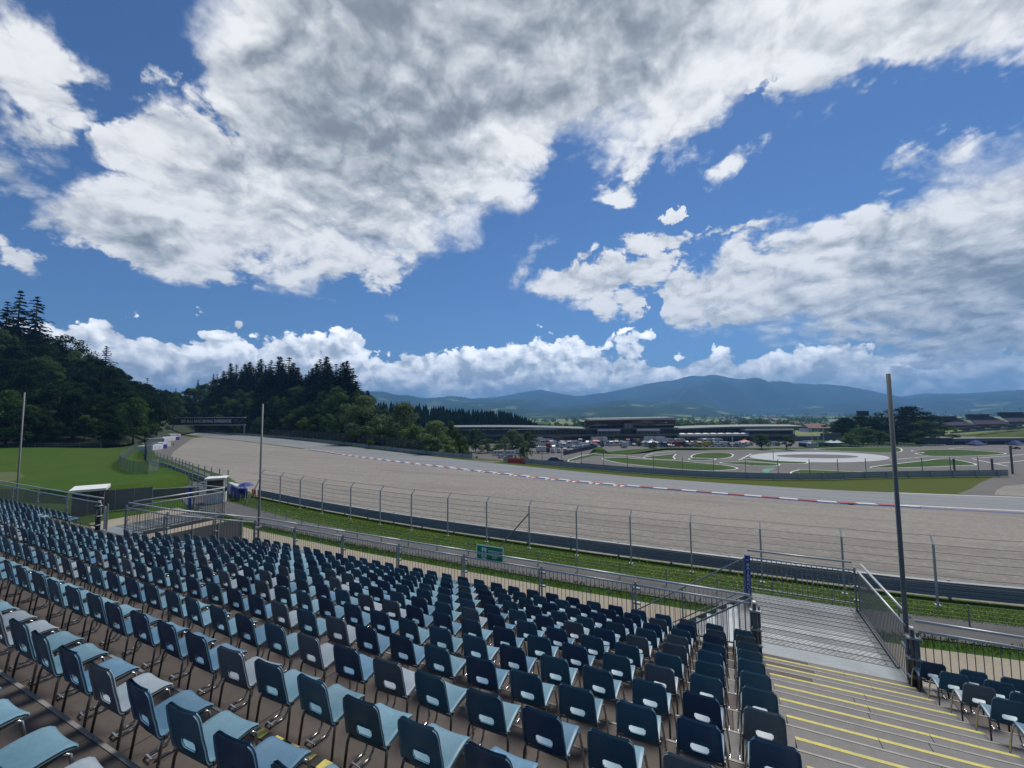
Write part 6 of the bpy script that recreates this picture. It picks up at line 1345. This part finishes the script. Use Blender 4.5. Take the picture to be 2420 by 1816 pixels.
# the broad cloud at right
upB = curve_el(V((900, 700), (1130, 640), (1160, 612), (1390, 585), (1480, 540), (1560, 512), (1660, 492), (1790, 452), (1900, 405), (2050, 355), (2212, 300), (2600, 160)))
loB = curve_el(V((900, 640), (1130, 632), (1200, 640), (1380, 600), (1400, 630), (1360, 690), (1430, 715), (1600, 722), (1750, 735), (1900, 770), (2212, 800), (2600, 820)))
dB = m_('MULTIPLY', m_('MINIMUM', m_('SUBTRACT', upB, EL), m_('SUBTRACT', EL, loB)), 7.0)
# cumulus bank on the horizon
upD = curve_el(V((-900, 640), (-100, 655), (90, 668), (170, 690), (250, 682), (330, 695), (420, 722), (445, 695), (475, 688), (520, 705), (560, 722), (620, 715), (690, 722), (740, 708), (800, 722), (880, 745), (950, 752), (975, 722), (1050, 725), (1100, 735), (1180, 722), (1215, 702), (1260, 702), (1300, 728), (1380, 745), (1450, 760), (1520, 752), (1600, 735), (1700, 715), (1850, 705), (2000, 705), (2100, 700), (2212, 700), (2700, 690)))
dD = m_('MULTIPLY', m_('SUBTRACT', upD, EL), 9.0)
sm_ = mx_(blob(60, 150, 330, 130, -25), blob(130, 70, 330, 70, -20), blob(100, 300, 240, 110, -28), blob(30, 385, 230, 70, -22), m_('MULTIPLY', blob(1745, 345, 100, 42, 28), 1.0), blob(1240, 620, 120, 40, 42), m_('MULTIPLY', blob(1400, 655, 260, 52, 8), 1.5), blob(1365, 612, 70, 22, 30), blob(1560, 555, 90, 48, -10), blob(1560, 610, 90, 30), blob(1700, 560, 120, 24, -6), blob(1590, 480, 32, 14, 40), blob(612, 775, 26, 22), blob(20, 570, 110, 50, -10), blob(420, 230, 50, 30, -20))
dC = m_('SUBTRACT', m_('MULTIPLY', sm_, .55), .10)
# perspective layer coordinates for the high clouds, direction coordinates for the bank
zc = m_('MAXIMUM', sx.outputs[2], .04); pl = nd('ShaderNodeVectorMath', operation='SCALE'); L.new(rot.outputs[0], pl.inputs[0]); L.new(m_('DIVIDE', 1, m_('ADD', zc, .42)), pl.inputs['Scale']); PL = pl.outputs[0]
nA0 = noise(PL, 4.2, 9, .60, .15); nA20 = noise(PL, 4.2, 9, .60, .15, off=(0, -.03, .02)); nBig = noise(PL, 1.9, 4, .5, .2, off=(3.1, 1.7, 0))
vo_ = lambda off: voro(rot.outputs[0], off)
nD0 = noise(rot.outputs[0], 9.0, 7, .60, .15, sc3=(1, 1, 1.35)); nD20 = noise(rot.outputs[0], 9.0, 7, .60, .15, off=(0, .02, .030), sc3=(1, 1, 1.35))
def voro(vec, off, sc_=13, det=2):
    mp = nd('ShaderNodeMapping'); mp.inputs['Location'].default_value = off; mp.inputs['Scale'].default_value = (1, 1, 1.3); L.new(vec, mp.inputs[0])
    ad = nd('ShaderNodeVectorMath', operation='MULTIPLY_ADD'); nn = nd('ShaderNodeTexNoise'); nn.inputs['Scale'].default_value = sc_*.9; nn.inputs['Detail'].default_value = 4; L.new(mp.outputs[0], nn.inputs['Vector']); L.new(nn.outputs['Color'], ad.inputs[0]); ad.inputs[1].default_value = (1.3/sc_,)*3; L.new(mp.outputs[0], ad.inputs[2])
    n = nd('ShaderNodeTexVoronoi', feature='F1'); n.inputs['Scale'].default_value = sc_; n.inputs['Detail'].default_value = det; n.inputs['Roughness'].default_value = .5; n.inputs['Lacunarity'].default_value = 2.3; L.new(ad.outputs[0], n.inputs['Vector']); return m_('SUBTRACT', 1, n.outputs['Distance'])
vA, vA2 = voro(PL, (0, 0, 0), 6.5, 3), voro(PL, (0, -.03, .02), 6.5, 3)
nA = m_('ADD', m_('MULTIPLY', nA0, .62), m_('MULTIPLY', vA, .38)); nA2 = m_('ADD', m_('MULTIPLY', nA20, .62), m_('MULTIPLY', vA2, .38))
vD, vD2 = vo_((0, 0, 0)), vo_((0, .012, .022))
nD = m_('ADD', m_('MULTIPLY', nD0, .55), m_('MULTIPLY', vD, .45)); nD2 = m_('ADD', m_('MULTIPLY', nD20, .55), m_('MULTIPLY', vD2, .45))
dA = m_('MINIMUM', dA, 1.4); dB = m_('MINIMUM', m_('ADD', dB, .08), 1.2)
hi = mx_(dA, dB, dC)
DH = m_('ADD', hi, m_('MULTIPLY', m_('SUBTRACT', nA, .35), 1.25))
nDc = m_('MULTIPLY', m_('SUBTRACT', nD, .45), 1.25)
DL = m_('ADD', m_('MINIMUM', dD, 1.0), nDc)
soft = noise(PL, 2.2, 2, .5, 0, off=(8, 3, 1)); wS = m_('ADD', .16, m_('MULTIPLY', mr(soft, .38, .68), .55)); q_ = m_('DIVIDE', DH, wS, clamp=True); aH = m_('MULTIPLY', m_('MULTIPLY', q_, q_), m_('SUBTRACT', 3, m_('MULTIPLY', q_, 2))); aL = mr(DL, 0, .10)
# shading: thin edges let the sun through, thick parts are grey; relief from the difference along the light
thick = mr(m_('ADD', hi, m_('MULTIPLY', m_('SUBTRACT', nBig, .5), 2.2)), .25, 1.7)
relH = m_('MULTIPLY', m_('SUBTRACT', nA, nA2), 1.3)
bH = m_('ADD', m_('SUBTRACT', .95, m_('MULTIPLY', thick, .48)), relH)
bH = m_('ADD', bH, m_('MULTIPLY', m_('SUBTRACT', nA, .42), .52))
bH = m_('SUBTRACT', bH, m_('MULTIPLY', m_('MULTIPLY', mr(m_('SUBTRACT', upB, EL), .05, .30), mr(m_('SUBTRACT', dB, m_('MULTIPLY', dA, 4)), 0, .4)), .30))
bH = m_('SMOOTH_MAX', bH, .29, .22)
back_ = mr(s2.outputs[1], -.25, .35)
bH = m_('MULTIPLY', bH, m_('ADD', .36, m_('MULTIPLY', back_, .64)))  # unseen clouds behind the view darkened to keep fill light off chair backs
relL = m_('MULTIPLY', m_('SUBTRACT', nD, nD2), 1.8)
bL = m_('ADD', m_('SUBTRACT', .72, m_('MULTIPLY', mr(dD, .1, 1.3), .20)), relL)
def grey(b, tint, lo, top=1.0, gain=10):
    b = m_('SMOOTH_MAX', m_('SMOOTH_MIN', b, top, .15), lo, .12); c = nd('ShaderNodeMix', data_type='RGBA'); L.new(mr(b, .2, .9, 0, 1, False), c.inputs['Factor']); c.inputs['A'].default_value = tint; c.inputs['B'].default_value = (1, 1, 1, 1)
    o = nd('ShaderNodeVectorMath', operation='SCALE'); L.new(c.outputs['Result'], o.inputs[0]); L.new(m_('MULTIPLY', b, gain), o.inputs['Scale']); return o.outputs[0]
cH = grey(bH, (.80, .90, 1, 1), .10); cL = grey(bL, (.80, .90, 1, 1), .36, 1.0, 19)
sky = nd('ShaderNodeTexSky', sky_type='NISHITA', sun_disc=False); sky.sun_elevation = SUN_EL; sky.sun_rotation = SUN_AZ; sky.altitude = 700; sky.air_density = 1.0; sky.dust_density = .25; sky.ozone_density = 2.5
tint = nd('ShaderNodeMix', data_type='RGBA', blend_type='MULTIPLY'); tint.inputs['Factor'].default_value = 1; L.new(sky.outputs[0], tint.inputs['A']); tint.inputs['B'].default_value = (.45, .63, .87, 1)
m1 = nd('ShaderNodeMix', data_type='RGBA'); L.new(aL, m1.inputs['Factor']); L.new(tint.outputs['Result'], m1.inputs['A']); L.new(cL, m1.inputs['B'])
m2 = nd('ShaderNodeMix', data_type='RGBA'); L.new(aH, m2.inputs['Factor']); L.new(m1.outputs['Result'], m2.inputs['A']); L.new(cH, m2.inputs['B'])
bg = nd('ShaderNodeBackground'); bg.inputs['Strength'].default_value = .10; L.new(m2.outputs['Result'], bg.inputs['Color']); out = nd('ShaderNodeOutputWorld'); L.new(bg.outputs[0], out.inputs['Surface'])
w.cycles.sampling_method = 'MANUAL'; w.cycles.sample_map_resolution = 1024
sl = bpy.data.lights.new('sun', 'SUN'); sl.energy = 3.7; sl.angle = rad(20); sl.color = (1, .96, .90); so = bpy.data.objects.new('sun', sl); COL.objects.link(so)
sd = Vector((math.sin(SUN_AZ)*math.cos(SUN_EL), math.cos(SUN_AZ)*math.cos(SUN_EL), math.sin(SUN_EL))); so.rotation_euler = sd.to_track_quat('Z', 'Y').to_euler()
hz = bpy.data.materials.new('valley_haze'); hz.use_nodes = True; hn = hz.node_tree; hn.nodes.remove(hn.nodes['Principled BSDF']); pv = hn.nodes.new('ShaderNodeVolumePrincipled')
pv.inputs['Color'].default_value = (.22, .52, 1, 1); pv.inputs['Density'].default_value = HAZE; pv.inputs['Anisotropy'].default_value = .2; hn.links.new(pv.outputs[0], hn.nodes['Material Output'].inputs['Volume'])
if HAZE: tag(MB().box(-15500, 15500, -15500, 15500, -60, 840).build('haze', hz), 'faint blue haze lying over the valley', 'haze', kind='stuff')
sc.view_settings.view_transform = 'Standard'; sc.view_settings.look = 'None'; sc.view_settings.exposure = EXPO; sc.view_settings.gamma = 1
sc.cycles.use_denoising = True; sc.cycles.max_bounces = 6; sc.cycles.diffuse_bounces = 3; sc.cycles.glossy_bounces = 2; sc.cycles.transparent_max_bounces = 16; sc.cycles.volume_bounces = 0; sc.cycles.transmission_bounces = 2
sc.cycles.sample_clamp_indirect = 6
sc.render.use_persistent_data = False
